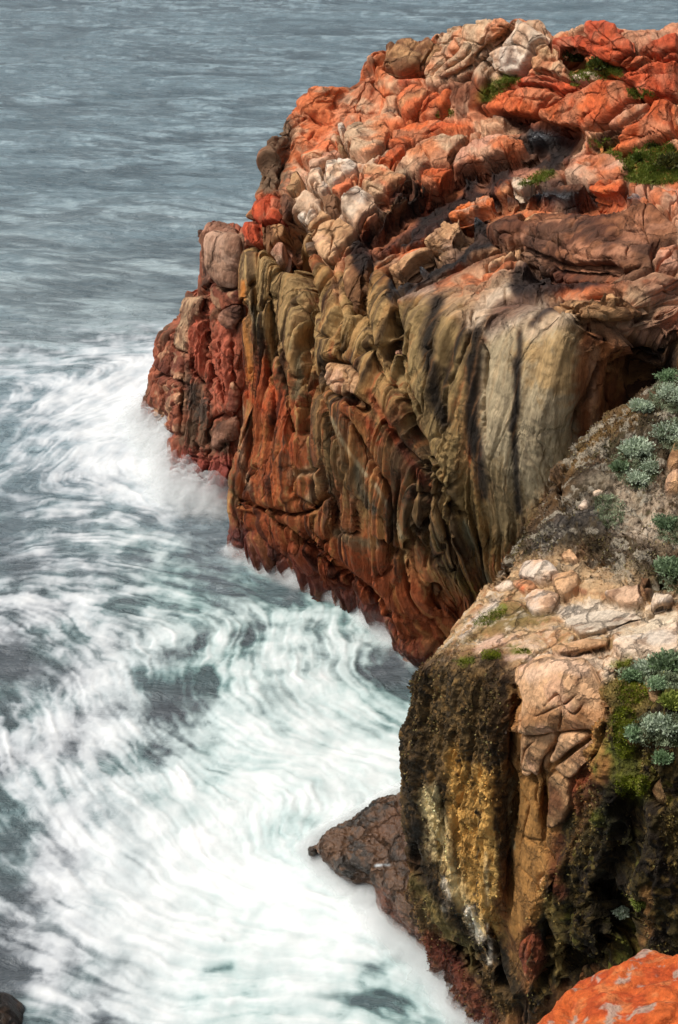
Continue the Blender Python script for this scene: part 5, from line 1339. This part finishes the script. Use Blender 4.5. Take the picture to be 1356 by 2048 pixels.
for ln in FLOW:
    q = smooth_line(wpt(ln), 5)
    for a, b in zip(q[:-1], q[1:]):
        d = b - a; l = np.hypot(*d) + 1e-9; c = (a + b) / 2; sg = 1.0 + .012 * (c[1] - 18)
        x0 = np.searchsorted(gx, [c[0] - 3.2 * sg - l, c[0] + 3.2 * sg + l]); y0 = np.searchsorted(gy, [c[1] - 3.2 * sg - l, c[1] + 3.2 * sg + l])
        sl = (slice(y0[0], y0[1]), slice(x0[0], x0[1]))
        g = np.exp(-((GXX[sl] - c[0]) ** 2 + (GYY[sl] - c[1]) ** 2) / (2 * sg * sg)) * l
        VX[sl] += g * d[0] / l; VY[sl] += g * d[1] / l; VW[sl] += g
# eddies
def curl(f, a, seed):
    e = .05
    n = lambda x, y: fbm(x * f, y * f, o=2, seed=seed)
    return (n(GXX, GYY + e) - n(GXX, GYY - e)) / (2 * e) * a, -(n(GXX + e, GYY) - n(GXX - e, GYY)) / (2 * e) * a
l = np.hypot(VX, VY) + 1e-6; cf = np.clip(l / VW, 0, 1)
VX /= l; VY /= l
for f, a, sd in ((.25, .55, 200), (.8, .24, 201), (2.4, .12, 202)):
    cx, cy = curl(f, a, sd); VX += cx * (1.15 - cf * .6); VY += cy * (1.15 - cf * .6)
l = np.hypot(VX, VY) + 1e-6; VX /= l; VY /= l

def bil(A, fx, fy):
    fx = np.clip(fx, 0, gnx - 1.001); fy = np.clip(fy, 0, gny - 1.001)
    i = fx.astype(np.int32); j = fy.astype(np.int32); u = (fx - i).astype(np.float32); v = (fy - j).astype(np.float32)
    return (A[j, i] * (1 - u) + A[j, i + 1] * u) * (1 - v) + (A[j + 1, i] * (1 - u) + A[j + 1, i + 1] * u) * v
VX = VX.astype(np.float32); VY = VY.astype(np.float32)
rs = np.random.RandomState(5)
n_f = rs.rand(gny, gnx).astype(np.float32)
n_f = (.5 * gblur(n_f, 1) / gblur(n_f, 1).std() + .35 * n_f / n_f.std()).astype(np.float32)
n_m = (.5 + .5 * perlin(GXX * 5.5, GYY * 5.5, seed=210)).astype(np.float32)
n_c = (.5 + .5 * perlin(GXX * 1.1, GYY * 1.1, seed=211)).astype(np.float32)
JX, JY = np.meshgrid(np.arange(gnx, dtype=np.float32), np.arange(gny, dtype=np.float32))
def lic(srcs, steps, st):
    acc = [s.copy() for s in srcs]; wsum = 1.0
    for sg in (1, -1):
        x = JX.copy(); y = JY.copy()
        for k in range(steps):
            vx = bil(VX, x, y); vy = bil(VY, x, y)
            x += sg * st * vx; y += sg * st * vy
            w = 1 - (k + 1) / (steps + 1)
            for i, s in enumerate(srcs): acc[i] += w * bil(s, x, y)
            wsum += w
    return [a / wsum for a in acc]
n_k = fbm(GXX * 1.0, GYY * 1.0, o=5, seed=217, gain=.65).astype(np.float32)
lf, lm, lc_, lk = lic([n_f, n_m, n_c, n_k], 20, 1.2)
nrm = lambda a: (a - a.mean()) / a.std()
lf, lm, lc_, lk = nrm(lf), nrm(lm), nrm(lc_), nrm(.6 * nrm(lk) + .5 * nrm(n_k))
lc_ = .75 * lc_ + .5 * nrm(n_c)
# coarse chart of how white the water is (0 dark .. 9 white), read off the photograph every 100 px
FCH = {  # y: values at x = 0,100,...,900
 600: [1,1,1,1,2,2,2,2,2,2], 660: [2,2,3,4,5,4,3,3,3,3], 720: [4,4,5,7,7,5,4,4,4,4], 780: [3,6,8,9,8,5,4,4,4,4], 850: [2,5,8,9.5,9,6,4,4,4,4], 920: [3,5,7,9,9,6,4,4,4,4], 990: [2,4,5,7,6,3,3,3,3,3],
 1060: [2,4,4.5,4,3,2.5,3,3,3,3], 1130: [2,4,4.5,4,3,4,5,4,3,3], 1200: [4,5,5,4,4,4.5,4,4.5,5,5], 1260: [4,5,5,5,5.5,4,5,6,7,6], 1320: [2,4,6,5,5,6,6,6.5,6,4], 1380: [3,4,6,4,4.5,7,7,7,4,3],
 1450: [5,6,6,4.5,5,7,7.5,7.5,6.5,5], 1520: [5,6,6,5,6,7.5,8,8.5,8.5,8], 1600: [4,5,6.5,7,8,9,8.5,8.5,8,8], 1680: [2,6,7,8,9.3,8.5,7.5,8.5,8,8], 1760: [2,6,7.5,9,9.5,9.5,9,9,8,7],
 1840: [3,5.5,7,8.5,9,8.5,9,9,8,6], 1920: [2.5,5,6.5,8,8,8.5,8.5,8,6,5], 1985: [0,5,6,7,7,6.5,8,7,5,6], 2060: [0,3,5,6.5,7.5,7,8,6.5,4.5,6], 2200: [1,3,5,6,7,7,7,6,5,5]}
fy_ = sorted(FCH); FT = np.array([FCH[y] for y in fy_], float) / 9.0
def foam_chart(px, py):
    r = np.interp(py, fy_, np.arange(len(fy_))); c = np.clip(px / 100.0, 0, 8.999)
    i = np.minimum(r.astype(int), len(fy_) - 2); j = c.astype(int); u = ss(0, 1, r - i); v = ss(0, 1, c - j)
    return (FT[i, j] * (1 - v) + FT[i, j + 1] * v) * (1 - u) + (FT[i + 1, j] * (1 - v) + FT[i + 1, j + 1] * v) * u
gpx, gpy, _ = proj(np.stack([GXX, GYY, np.zeros_like(GXX)], -1))
wx = fbm(GXX * .5, GYY * .5, o=3, seed=215) * 38; wy = fbm(GXX * .5 + 9, GYY * .5, o=3, seed=216) * 30
dens = foam_chart(gpx + wx, gpy + wy)
for c_, pts, w_, a_ in [(0, [(330,1390),(380,1330),(415,1370),(360,1410)], 44, .55), (0, [(400,1190),(500,1170),(560,1190)], 26, .5), (0, [(450,1040),(380,1040),(470,1100)], 30, .5), (0, [(770,1320),(830,1380),(760,1350)], 40, .75),
                    (0, [(480,1100),(560,1160),(700,1200)], 26, .55), (0, [(690,2010),(800,2000)], 24, .6), (0, [(730,1950),(800,1930)], 16, .5), (0, [(400,1945),(460,1935)], 10, .4), (0, [(620,1640),(570,1680)], 30, .25),
                    (1, [(300,745),(240,800),(120,830)], 16, .5), (1, [(320,860),(340,960)], 40, .7), (1, [(430,1290),(460,1240),(560,1230)], 16, .5), (1, [(470,1380),(430,1300)], 16, .5), (1, [(640,1610),(560,1560),(440,1600),(400,1700)], 30, .4),
                    (1, [(480,1105),(600,1160),(700,1210)], 9, .7), (1, [(760,1270),(850,1310)], 22, .7), (0, [(0,1330),(60,1340)], 40, .5), (1, [(640,1740),(720,1800),(800,1880)], 24, .5), (1, [(170,1370),(230,1450)], 30, .3),
                    (1, [(0,1200),(160,1195),(300,1175)], 9, .35), (1, [(100,1400),(200,1370),(260,1340)], 8, .3)]:
    d = seg_dist(gpx + wx * .4, gpy + wy * .4, smooth_line(pts, 4)); m = np.exp(-(d / w_) ** 2) * a_
    dens = dens * (1 - m) + m * c_
cloud = lk
cloud2 = nrm(fbm(GXX * 1.4 + 5, GYY * 1.1, o=6, seed=218, gain=.62))
strk = .07 * lf + .01 * lm + .085 * cloud + .06 * cloud2
amp = .5 + .9 * np.clip(1 - np.abs(dens - .5) * 1.5, 0, 1)
foam = np.clip(dens * 1.04 - .225 + strk * amp, 0, 1)
fil = np.clip(1 - np.abs(.7 * lf + .8 * cloud) * 1.5, 0, 1) ** 2 * ss(.12, .45, dens) * (1 - ss(.7, .95, dens))   # thin filaments of foam
foam = np.clip(foam + .12 * fil, 0, 1)
foam = np.clip(foam, 0, 1) ** 1.05

# mesh: one sheet to the horizon, finer where it is near and seen
pxs = np.concatenate([np.linspace(-5200, -120, 26)[:-1], np.linspace(-120, 1000, 560), np.linspace(1000, 1420, 90)[1:], np.linspace(1420, 6500, 26)[1:]])
pys = np.concatenate([np.linspace(3600, 2110, 24)[:-1], np.linspace(2110, -30, 1040), np.array([-60, -110, -180, -260, -340, -400, -440, -462, -474, -481])])
PX_, PY_ = np.meshgrid(pxs, pys, indexing='ij')
SP_ = at_z(PX_, PY_, 0.0)
X, Y = SP_[..., 0], SP_[..., 1]
fx = (X - GX0) / GS - .5; fy = (Y - GY0) / GS - .5
inn = ss(0, 60, fx) * ss(0, 60, gnx - fx) * ss(0, 90, fy) * ss(0, 200, gny - fy)
F_ = bil(foam.astype(np.float32), fx, fy) * inn
LM = bil(lm.astype(np.float32), fx, fy) * inn; LF = bil(lf.astype(np.float32), fx, fy) * inn
# swell and chop
dist = Y
far = ss(38, 75, dist)
z = .16 * fbm(X * .16 + 3, Y * .32, o=3, seed=220) + .05 * fbm(X * .7, Y * 1.3, o=3, seed=221)
sw_ = fbm(X * .09 + .2 * Y * .1, Y * .22, o=4, seed=222)
z += far * (.34 * sw_ + .10 * ridge(X * .22 + fbm(X * .1, Y * .1, seed=4), Y * .55, o=3, seed=223))
z += (1 - far) * (.004 * LM + .03 * F_ + .003 * LF)
z *= np.clip(1 - ss(300, 900, dist), .0, 1)
streak = .7 * fbm(X * .35, Y * 1.2, o=4, seed=224) + .7 * fbm(X * 1.3, Y * 3.2, o=4, seed=227)            # stretched streaks: light and dark of the waves, painted into the colour
s2k = fbm(X * .06, Y * .14, o=3, seed=225)
WD = lin((84, 92, 98)); WT = lin((76, 112, 112)); WG = lin((134, 160, 170)); WL = lin((184, 206, 214))
c = mixc(np.ones(X.shape + (3,)) * WD, WT, ss(-.3, .4, fbm(X * .35, Y * .35, o=3, seed=226)) * (1 - far) * ss(0, .5, F_ + .2))
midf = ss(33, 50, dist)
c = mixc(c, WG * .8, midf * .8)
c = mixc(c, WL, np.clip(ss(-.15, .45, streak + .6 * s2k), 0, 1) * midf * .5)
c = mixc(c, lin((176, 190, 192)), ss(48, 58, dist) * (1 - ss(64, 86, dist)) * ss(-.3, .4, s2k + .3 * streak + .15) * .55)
c = mixc(c, lin((70, 88, 96)), ss(.05, .4, -sw_ + .35 * streak) * far * .65)  # swell troughs painted darker, as if shaded
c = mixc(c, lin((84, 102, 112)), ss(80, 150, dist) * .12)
wl = ridge(X * .16 + .6 * fbm(X * .1, Y * .15, seed=231), Y * .55 + X * .12, o=3, seed=232)
c = mixc(c, lin((66, 82, 90)), ss(.42, .72, wl) * ss(40, 60, dist) * (.35 + .35 * ss(-.2, .3, s2k)))  # wavelet troughs: their dark tone is painted into the colour
FOAMC = np.array([.88, .90, .90])
lft = 1 - ss(-7.0, -3.0, X + (Y - 30) * .12)
aer = mixc(c, mixc(np.ones(X.shape + (3,)) * lin((176, 210, 208)), lin((182, 190, 198)), np.maximum(lft, ss(36, 42, Y))), np.clip(F_ * 2.0, 0, 1) * .62)       # milky aerated water under the foam
c = mixc(aer, FOAMC, np.clip((F_ - .12) / .86, 0, 1) ** 1.25)
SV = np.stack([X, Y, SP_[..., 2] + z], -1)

m, nt, b = new_mat("sea_water")
Lk = nt.links.new
a_c = N_(nt, "ShaderNodeAttribute", attribute_name='Col'); a_f = N_(nt, "ShaderNodeAttribute", attribute_name='Foam')
Lk(a_c.outputs['Color'], b.inputs['Base Color'])
r = N_(nt, "ShaderNodeMapRange"); r.inputs[3].default_value = .26; r.inputs[4].default_value = .75; Lk(a_f.outputs['Fac'], r.inputs[0]); Lk(r.outputs[0], b.inputs['Roughness'])
r2 = N_(nt, "ShaderNodeMapRange"); r2.inputs[3].default_value = .5; r2.inputs[4].default_value = .1; Lk(a_f.outputs['Fac'], r2.inputs[0]); Lk(r2.outputs[0], b.inputs['Specular IOR Level'])
tc = N_(nt, "ShaderNodeTexCoord"); mp = N_(nt, "ShaderNodeMapping"); mp.inputs['Scale'].default_value = (.7, 1.9, 1); Lk(tc.outputs['Object'], mp.inputs[0])
nz = N_(nt, "ShaderNodeTexNoise"); nz.inputs['Scale'].default_value = 1.3; nz.inputs['Detail'].default_value = 8; nz.inputs['Roughness'].default_value = .62; nz.inputs['Distortion'].default_value = .6; Lk(mp.outputs[0], nz.inputs['Vector'])
bs = N_(nt, "ShaderNodeMapRange"); bs.inputs[1].default_value = 0; bs.inputs[2].default_value = .5; bs.inputs[3].default_value = .95; bs.inputs[4].default_value = .06; Lk(a_f.outputs['Fac'], bs.inputs[0])
bp = N_(nt, "ShaderNodeBump"); bp.inputs['Distance'].default_value = .32; Lk(bs.outputs[0], bp.inputs['Strength']); Lk(nz.outputs[0], bp.inputs['Height']); Lk(bp.outputs[0], b.inputs['Normal'])
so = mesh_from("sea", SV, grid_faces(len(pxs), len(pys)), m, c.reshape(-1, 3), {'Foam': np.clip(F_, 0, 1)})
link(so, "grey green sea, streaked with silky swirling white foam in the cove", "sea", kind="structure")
me = so.data
if me.polygons[len(me.polygons) // 2].normal.z < 0: me.flip_normals()

# ------------------------------------------------------------------ spray and blown froth hugging the rocks, in thin layers
mm = bpy.data.materials.new("spray"); mm.use_nodes = True; nt = mm.node_tree
for n in list(nt.nodes): nt.nodes.remove(n)
out = N_(nt, "ShaderNodeOutputMaterial"); mx = N_(nt, "ShaderNodeMixShader"); tr = N_(nt, "ShaderNodeBsdfTransparent"); df = N_(nt, "ShaderNodeBsdfDiffuse"); df.inputs[0].default_value = (.86, .88, .88, 1)
tl = N_(nt, "ShaderNodeBsdfTranslucent"); tl.inputs[0].default_value = (.8, .83, .83, 1); m2 = N_(nt, "ShaderNodeMixShader"); m2.inputs[0].default_value = .4
al = N_(nt, "ShaderNodeAttribute", attribute_name='Foam')
nt.links.new(df.outputs[0], m2.inputs[1]); nt.links.new(tl.outputs[0], m2.inputs[2])
nt.links.new(al.outputs['Fac'], mx.inputs[0]); nt.links.new(tr.outputs[0], mx.inputs[1]); nt.links.new(m2.outputs[0], mx.inputs[2]); nt.links.new(mx.outputs[0], out.inputs[0])
SPRAY = [([(292,835),(315,880),(345,905)], 36, .9, .75), ([(345,900),(352,960),(380,1000),(430,1010)], 40, 1.1, .8), ([(330,760),(300,800)], 22, .4, .4), ([(475,1105),(540,1140),(600,1165)], 20, .5, .7),
         ([(600,1165),(700,1210),(760,1245)], 16, .4, .5), ([(760,1240),(820,1285),(870,1320)], 36, .7, .8), ([(625,1705),(680,1760),(740,1800)], 30, .35, .7), ([(740,1800),(780,1870),(850,1930),(960,2060)], 40, .35, .6),
         ([(630,1690),(720,1640),(830,1580)], 24, .3, .6)]
AV, AF, AA = [], [], []; base_n = 0
for pts, w_, hh, al_ in SPRAY:
    q = wpt(pts); cxy = q.mean(0); ws_ = w_ * np.median(q[:, 1]) / CP / FPX * 1.6
    x0, y0 = q.min(0) - ws_ * 2.2; x1, y1 = q.max(0) + ws_ * 2.2
    nx = max(int((x1 - x0) / .07), 8); ny = max(int((y1 - y0) / .09), 8)
    XX, YY = np.meshgrid(np.linspace(x0, x1, nx), np.linspace(y0, y1, ny), indexing='ij')
    d = seg_dist(XX, YY, smooth_line(q, 4)); g = np.exp(-(d / ws_) ** 2)
    for k in range(5):
        f = (k + 1) / 5
        n_ = fbm(XX * 1.6 + k * 5, YY * 1.6, o=4, seed=230 + k); n2_ = fbm(XX * 4, YY * 4 + k * 3, o=3, seed=240 + k)
        ZZ = hh * f * g * (1 + .5 * n_) + .02
        A_ = al_ * (.62 - .09 * k) * ss(.08 + .12 * k, .75, g + .35 * n_ + .15 * n2_) * ss(.02, .25, g)
        AV.append(np.stack([XX, YY, ZZ], -1).reshape(-1, 3)); AF.append(grid_faces(nx, ny) + base_n); AA.append(A_.ravel()); base_n += nx * ny
so = mesh_from("sea_spray", np.concatenate(AV), np.concatenate(AF), mm, None, {'Foam': np.clip(np.concatenate(AA), 0, 1)})
link(so, "soft white spray and froth washing against the foot of the rocks", "sea spray", kind="stuff")
# ================================================================== PLANTS
def leaf_material(name, rough=.6, tr=.25):
    m, nt, b = new_mat(name)
    a = N_(nt, "ShaderNodeAttribute", attribute_name='Col'); nt.links.new(a.outputs['Color'], b.inputs['Base Color'])
    b.inputs['Roughness'].default_value = rough; b.inputs['Specular IOR Level'].default_value = .2
    t = N_(nt, "ShaderNodeBsdfTranslucent"); nt.links.new(a.outputs['Color'], t.inputs[0]); mx = N_(nt, "ShaderNodeMixShader"); mx.inputs[0].default_value = tr
    o = [n for n in nt.nodes if n.type == 'OUTPUT_MATERIAL'][0]
    nt.links.new(b.outputs[0], mx.inputs[1]); nt.links.new(t.outputs[0], mx.inputs[2]); nt.links.new(mx.outputs[0], o.inputs[0])
    return m
M_LEAF = leaf_material("leaves")

def leaves_mesh(P, Nn, L, W, cols, rs, spread=.7):
    """one pointed, folded leaf (two quads' worth of triangles) per point"""
    n = len(P)
    d = Nn + rs.normal(size=(n, 3)) * spread; d /= np.linalg.norm(d, axis=1, keepdims=True)
    s = np.cross(d, rs.normal(size=(n, 3))); s /= np.linalg.norm(s, axis=1, keepdims=True)
    u = np.cross(s, d)
    L = L * (.6 + .8 * rs.rand(n))[:, None]; W = W * (.6 + .8 * rs.rand(n))[:, None]
    a = P; m1 = P + d * L * .5 + s * W * .5 + u * W * .15; m2 = P + d * L * .5 - s * W * .5 + u * W * .15; tip = P + d * L
    V = np.stack([a, m1, tip, m2], 1).reshape(-1, 3)
    i = np.arange(n)[:, None] * 4
    return V, np.concatenate([i, i + 1, i + 2, i + 3], 1), np.repeat(cols, 4, 0)

def ground_at(px, py, depth):
    D = y_of_depth(sample_map(depth, px, py), px, py)
    return at(px, py, D)

def shrub(px, py, r, depth, c1, c2, label, cat="shrub", name="shrub", group=None, leaf=.07, n=900, flat=.55, wide=1.25, seed=0, stem=True):
    rs = np.random.RandomState(seed + 300)
    c = ground_at(px, py + r * .35, depth); dcam = np.linalg.norm(c - np.array([0, 0, CAM_H])); R = r / 2844 * dcam
    d = rs.normal(size=(n, 3)); d[:, 2] = np.abs(d[:, 2]) * .9 - .15; d /= np.linalg.norm(d, axis=1, keepdims=True)
    rad_ = R * (.55 + .5 * rs.rand(n) ** .6) * (1 + .35 * fbm(d[:, 0] * 2 + seed, d[:, 1] * 2, d[:, 2] * 2, o=2, seed=seed))
    # rosettes: leaves gather in tufts
    k = 26; tc = rs.normal(size=(k, 3)); tc[:, 2] = np.abs(tc[:, 2]); tc /= np.linalg.norm(tc, axis=1, keepdims=True)
    w = rs.randint(0, k, n); d = d * .35 + tc[w] * .65; d /= np.linalg.norm(d, axis=1, keepdims=True)
    P = c + d * rad_[:, None] * np.array([wide, wide, flat * 1.5]); 
    tr_ = .55 + .75 * rs.rand(k); P = c + (P - c) * tr_[w][:, None] + np.array([1, 1, .3]) * ((tc * R * .28)[w]) * (rs.rand(k)[w] - .2)[:, None]
    mixv = np.clip(rs.rand(n) * .6 + .4 * RV[w * 37 % 4096, 0], 0, 1)
    cols = mixc(np.ones((n, 3)) * c1, c2, mixv) * (.8 + .4 * rs.rand(n))[:, None]
    V, F, C = leaves_mesh(P, d + np.array([0, 0, .4]), leaf, leaf * .55, cols, rs)
    # dark solid core inside the leaves
    A = np.linspace(0, 2 * math.pi, 14, endpoint=False); B = np.linspace(-.4, 1.5, 7); AA_, BB_ = np.meshgrid(A, B, indexing='ij')
    hp = c + np.stack([np.cos(AA_) * np.cos(BB_) * wide, np.sin(AA_) * np.cos(BB_) * wide, np.sin(BB_) * flat * 1.5], -1) * R * .5 * (1 + .2 * perlin(AA_ * 2, BB_ * 2, seed=seed))[..., None]
    hf = grid_faces(14, 7, closed_u=True) + len(V)
    V = np.concatenate([V, hp.reshape(-1, 3)]); F = np.concatenate([F, hf]); C = np.concatenate([C, np.ones((98, 3)) * lin((58, 54, 34))])
    o = mesh_from(name, V, F, M_LEAF, C, smooth=False)
    link(o, label, cat, group)

SIL1, SIL2 = lin((146, 164, 132)), lin((212, 222, 200)); SG1, SG2 = lin((84, 108, 62)), lin((156, 182, 140)); DG1, DG2 = lin((40, 52, 22)), lin((88, 100, 40)); YG1, YG2 = lin((96, 112, 40)), lin((170, 178, 90))
GS_ = "silver green cushion shrubs on the near buttress"; GD_ = "green shrubs on the headland top"
PL = [
 (1344,785,30,ND,SIL1,SIL2,"largest silver shrub at the top of the near slope, against the dark cleft",GS_),
 (1338,752,18,ND,SG1,SG2,"greener shrub just above the largest silver shrub",GS_),
 (1281,812,20,ND,SIL1,SIL2,"palest silver shrub on the rim of the near slope, leftmost of the upper ones",GS_),
 (1334,862,25,ND,SG1,SIL2,"silver green shrub below the largest silver shrub",GS_),
 (1270,895,25,ND,SIL1,SIL2,"frosty shrub in the middle of the near slope, left of the brown boulder",GS_),
 (1298,934,20,ND,SG1,SIL2,"low silver green shrub touching the rounded brown boulder",GS_),
 (1274,956,19,ND,SIL1,SIL2,"small silver shrub just above the white flaky slope",GS_),
 (1238,934,13,ND,SG1,SIL1,"tiny grey green tuft on the dark side of the near slope",GS_),
 (1334,1046,22,ND,DG1,SG2,"dark green shrub on the white flaky slope",GS_),
 (1340,1135,26,ND,SG1,SIL1,"grey green shrub above the dark hole at the right edge",GS_),
 (1262,1352,20,ND,SG1,SG2,"left end of the blue green shrub row behind the peach cap block",GS_),
 (1298,1340,26,ND,SG1,SIL2,"middle shrub of the blue green row beside the cream slab",GS_),
 (1338,1326,30,ND,SG1,SIL1,"right and biggest shrub of the blue green row beside the cream slab",GS_),
 (1314,1368,14,ND,SIL1,SG2,"little shrub hanging just under the blue green row",GS_),
 (1345,1402,17,ND,YG1,YG2,"bright green leafy shrub at the right edge above the cracked stone",GS_),
 (1306,1446,18,ND,SIL1,SIL2,"silver rosette shrub under the small cracked tan stone",GS_),
 (1336,1452,22,ND,SG1,SIL2,"silver green shrub at the right edge, below the cracked tan stone",GS_),
 (1270,1468,16,ND,SIL1,SG2,"silver shrub farthest left on the mossy dark wall",GS_),
 (1328,1515,14,ND,SG1,SG2,"single green shrub hanging alone on the mossy wall",GS_),
 (1242,1822,11,ND,SIL1,SIL2,"tiny pale shrub low on the dark wall",GS_),
 (1280,1802,20,ND,YG1,YG2,"yellow green shrub low on the dark wall above the orange boulder",GS_),
 (1154,108,26,HD,DG1,lin((70,70,34)),"dark bush in the crest hollow in front of the blunt red tor",GD_),
 (1200,130,20,HD,DG1,DG2,"low green bush right of the dark crest bush",GD_),
 (1326,276,30,HD,DG1,DG2,"biggest dark green bush of the mossy hollow at the right edge",GD_),
 (1346,326,22,HD,DG1,lin((96,92,44)),"olive bush in front of the biggest bush of the mossy hollow",GD_),
 (1303,292,16,HD,DG1,DG2,"small bush left of the biggest bush of the mossy hollow",GD_),
 (1278,316,10,HD,DG1,YG1,"tiny round tuft in the bright green moss of the hollow",GD_),
]
for i, (x, y, r, dm, a, b_, lab, g) in enumerate(PL):
    far_ = dm is HD
    shrub(x, y, r * (1 if far_ else .86), dm, a, b_, lab, group=g, leaf=(.085 if far_ else .055) * (.8 + .5 * ((i * 7) % 5) / 4), n=int(400 + r * 26), seed=i, flat=.5 if far_ else .55, wide=1.0 + .1 * ((i * 3) % 5))

def grass(polys, depth, name, label, c1, c2, blade, dens, spread=.5, surf_n=(0, -.25, 1), seed=0):
    rs = np.random.RandomState(seed + 900); Ps, Cs = [], []
    for k, p in polys:
        q = smooth_line(T(k, p), 4, True); x0, y0 = q.min(0); x1, y1 = q.max(0)
        n = int((x1 - x0) * (y1 - y0) * dens)
        x = x0 + rs.rand(n) * (x1 - x0); y = y0 + rs.rand(n) * (y1 - y0)
        d = seg_dist(x, y, q, True); ins = inside(x, y, [tuple(t) for t in q])
        keep = (ins & (perlin(x * .09, y * .12, seed=seed) > -.35)) | (~ins & (d < 5) & (rs.rand(n) < .3))
        x, y = x[keep], y[keep]
        P = ground_at(x, y, depth); Ps.append(P); t = np.clip(.5 + perlin(x * .05, y * .08, seed=3) + rs.normal(size=len(x)) * .15, 0, 1); Cs.append(mixc(np.ones((len(x), 3)) * c1, c2, t))
    P = np.concatenate(Ps); C = np.concatenate(Cs)
    V, F, C = leaves_mesh(P - np.array([0, 0, .01]), np.ones((len(P), 1)) * np.array(surf_n), blade, blade * .35, C, rs, spread)
    link(mesh_from(name, V, F, M_LEAF, C, smooth=False), label, name.replace("_", " "), kind="stuff")
grass([(1, [(470,455),(520,385),(600,338),(645,352),(570,400),(505,455)]), (1, [(865,375),(890,300),(1000,285),(1110,335),(1000,352),(900,390)]), (1, [(1125,405),(1170,408),(1255,438),(1170,448)]),
       (1, [(955,640),(1050,628),(1045,662),(980,668)]), (1, [(1040,682),(1110,700),(1200,655),(1300,640),(1400,780),(1260,835),(1120,805),(1115,740)]), (1, [(635,842),(720,790),(792,772),(780,796),(700,832)]), (1, [(265,522),(330,500),(340,512),(280,535)])],
      HD, "grass", "bright green moss and short grass in the hollows of the headland top", lin((82, 96, 32)), lin((128, 138, 58)), .08, .9, .6, seed=1)
grass([(7, [(395,262),(440,240),(490,262),(480,282),(420,288)]), (7, [(560,252),(620,232),(640,250),(600,262)]), (7, [(360,115),(440,60),(520,40),(500,70),(430,120)]), (7, [(290,300),(360,280),(350,310)]), (7, [(1060,335),(1080,300),(1130,295),(1110,320)]),
       (7, [(1040,560),(1120,520),(1160,640),(1120,760),(1060,740)]), (8, [(1130,20),(1220,0),(1260,40),(1180,90)]), (7, [(1050,420),(1180,400),(1200,480),(1100,500)])],
      ND, "moss", "patches of green moss on the near buttress", lin((84, 96, 24)), lin((136, 142, 40)), .035, 1.0, .9, seed=2)
# crusty moss and dry lichen scraps that roughen the dark wall, the slope and the drip wall
P = Q.P.reshape(-1, 3); rs = np.random.RandomState(77)
wgt = (mossy * .9 + drip * .45 * (1 - qtop) + ss(8.4, 9.4, qv) * (1 - ss(12, 13, qv)) * .8).ravel() * ss(-.2, .25, fbm(P[:, 0] * 1.3, P[:, 1] * 1.3, P[:, 2] * 1.3, o=3, seed=250)) * Q.vis.ravel() * (Q.px.ravel() > 800) * (NBk.id < 0)
idx = np.nonzero(rs.rand(len(wgt)) < wgt * .22)[0]
nn = Q.N.reshape(-1, 3)[idx]; cc_ = QCOL.reshape(-1, 3)[idx] * (.7 + .9 * rs.rand(len(idx)))[:, None]
t = rs.rand(len(idx)); cc_ = np.where((t > .82)[:, None], mixc(cc_, lin((150, 138, 84)), np.full(len(idx), .6)), cc_)
V, F, C = leaves_mesh(P[idx], nn, .045, .035, np.clip(cc_, .01, .8), rs, .9)
link(mesh_from("moss", V, F, M_LEAF, C, smooth=False), "crusty dark moss and lichen scraps over the near buttress wall", "moss", kind="stuff")

grass([(6, [(1180,240),(1260,100),(1356,60),(1400,300),(1300,300)]), (6, [(960,640),(1020,520),(1140,470),(1240,640),(1160,760),(1060,740)]), (6, [(1240,420),(1356,340),(1400,520),(1280,520)]), (6, [(1240,1000),(1356,930),(1400,1080),(1280,1080)]),
       (6, [(1250,1260),(1356,1180),(1400,1380),(1260,1340)]), (7, [(1060,360),(1180,310),(1300,260),(1400,300),(1356,430),(1180,400)]), (7, [(1100,660),(1190,570),(1356,560),(1400,700),(1200,700)]), (6, [(860,830),(960,800),(1040,900),(960,1000),(880,930)])],
      ND, "ground_cover", "mat of small silvery and olive cushion plants between the shrubs of the near buttress", lin((70, 78, 44)), lin((178, 190, 156)), .05, .6, 1.0, seed=4)
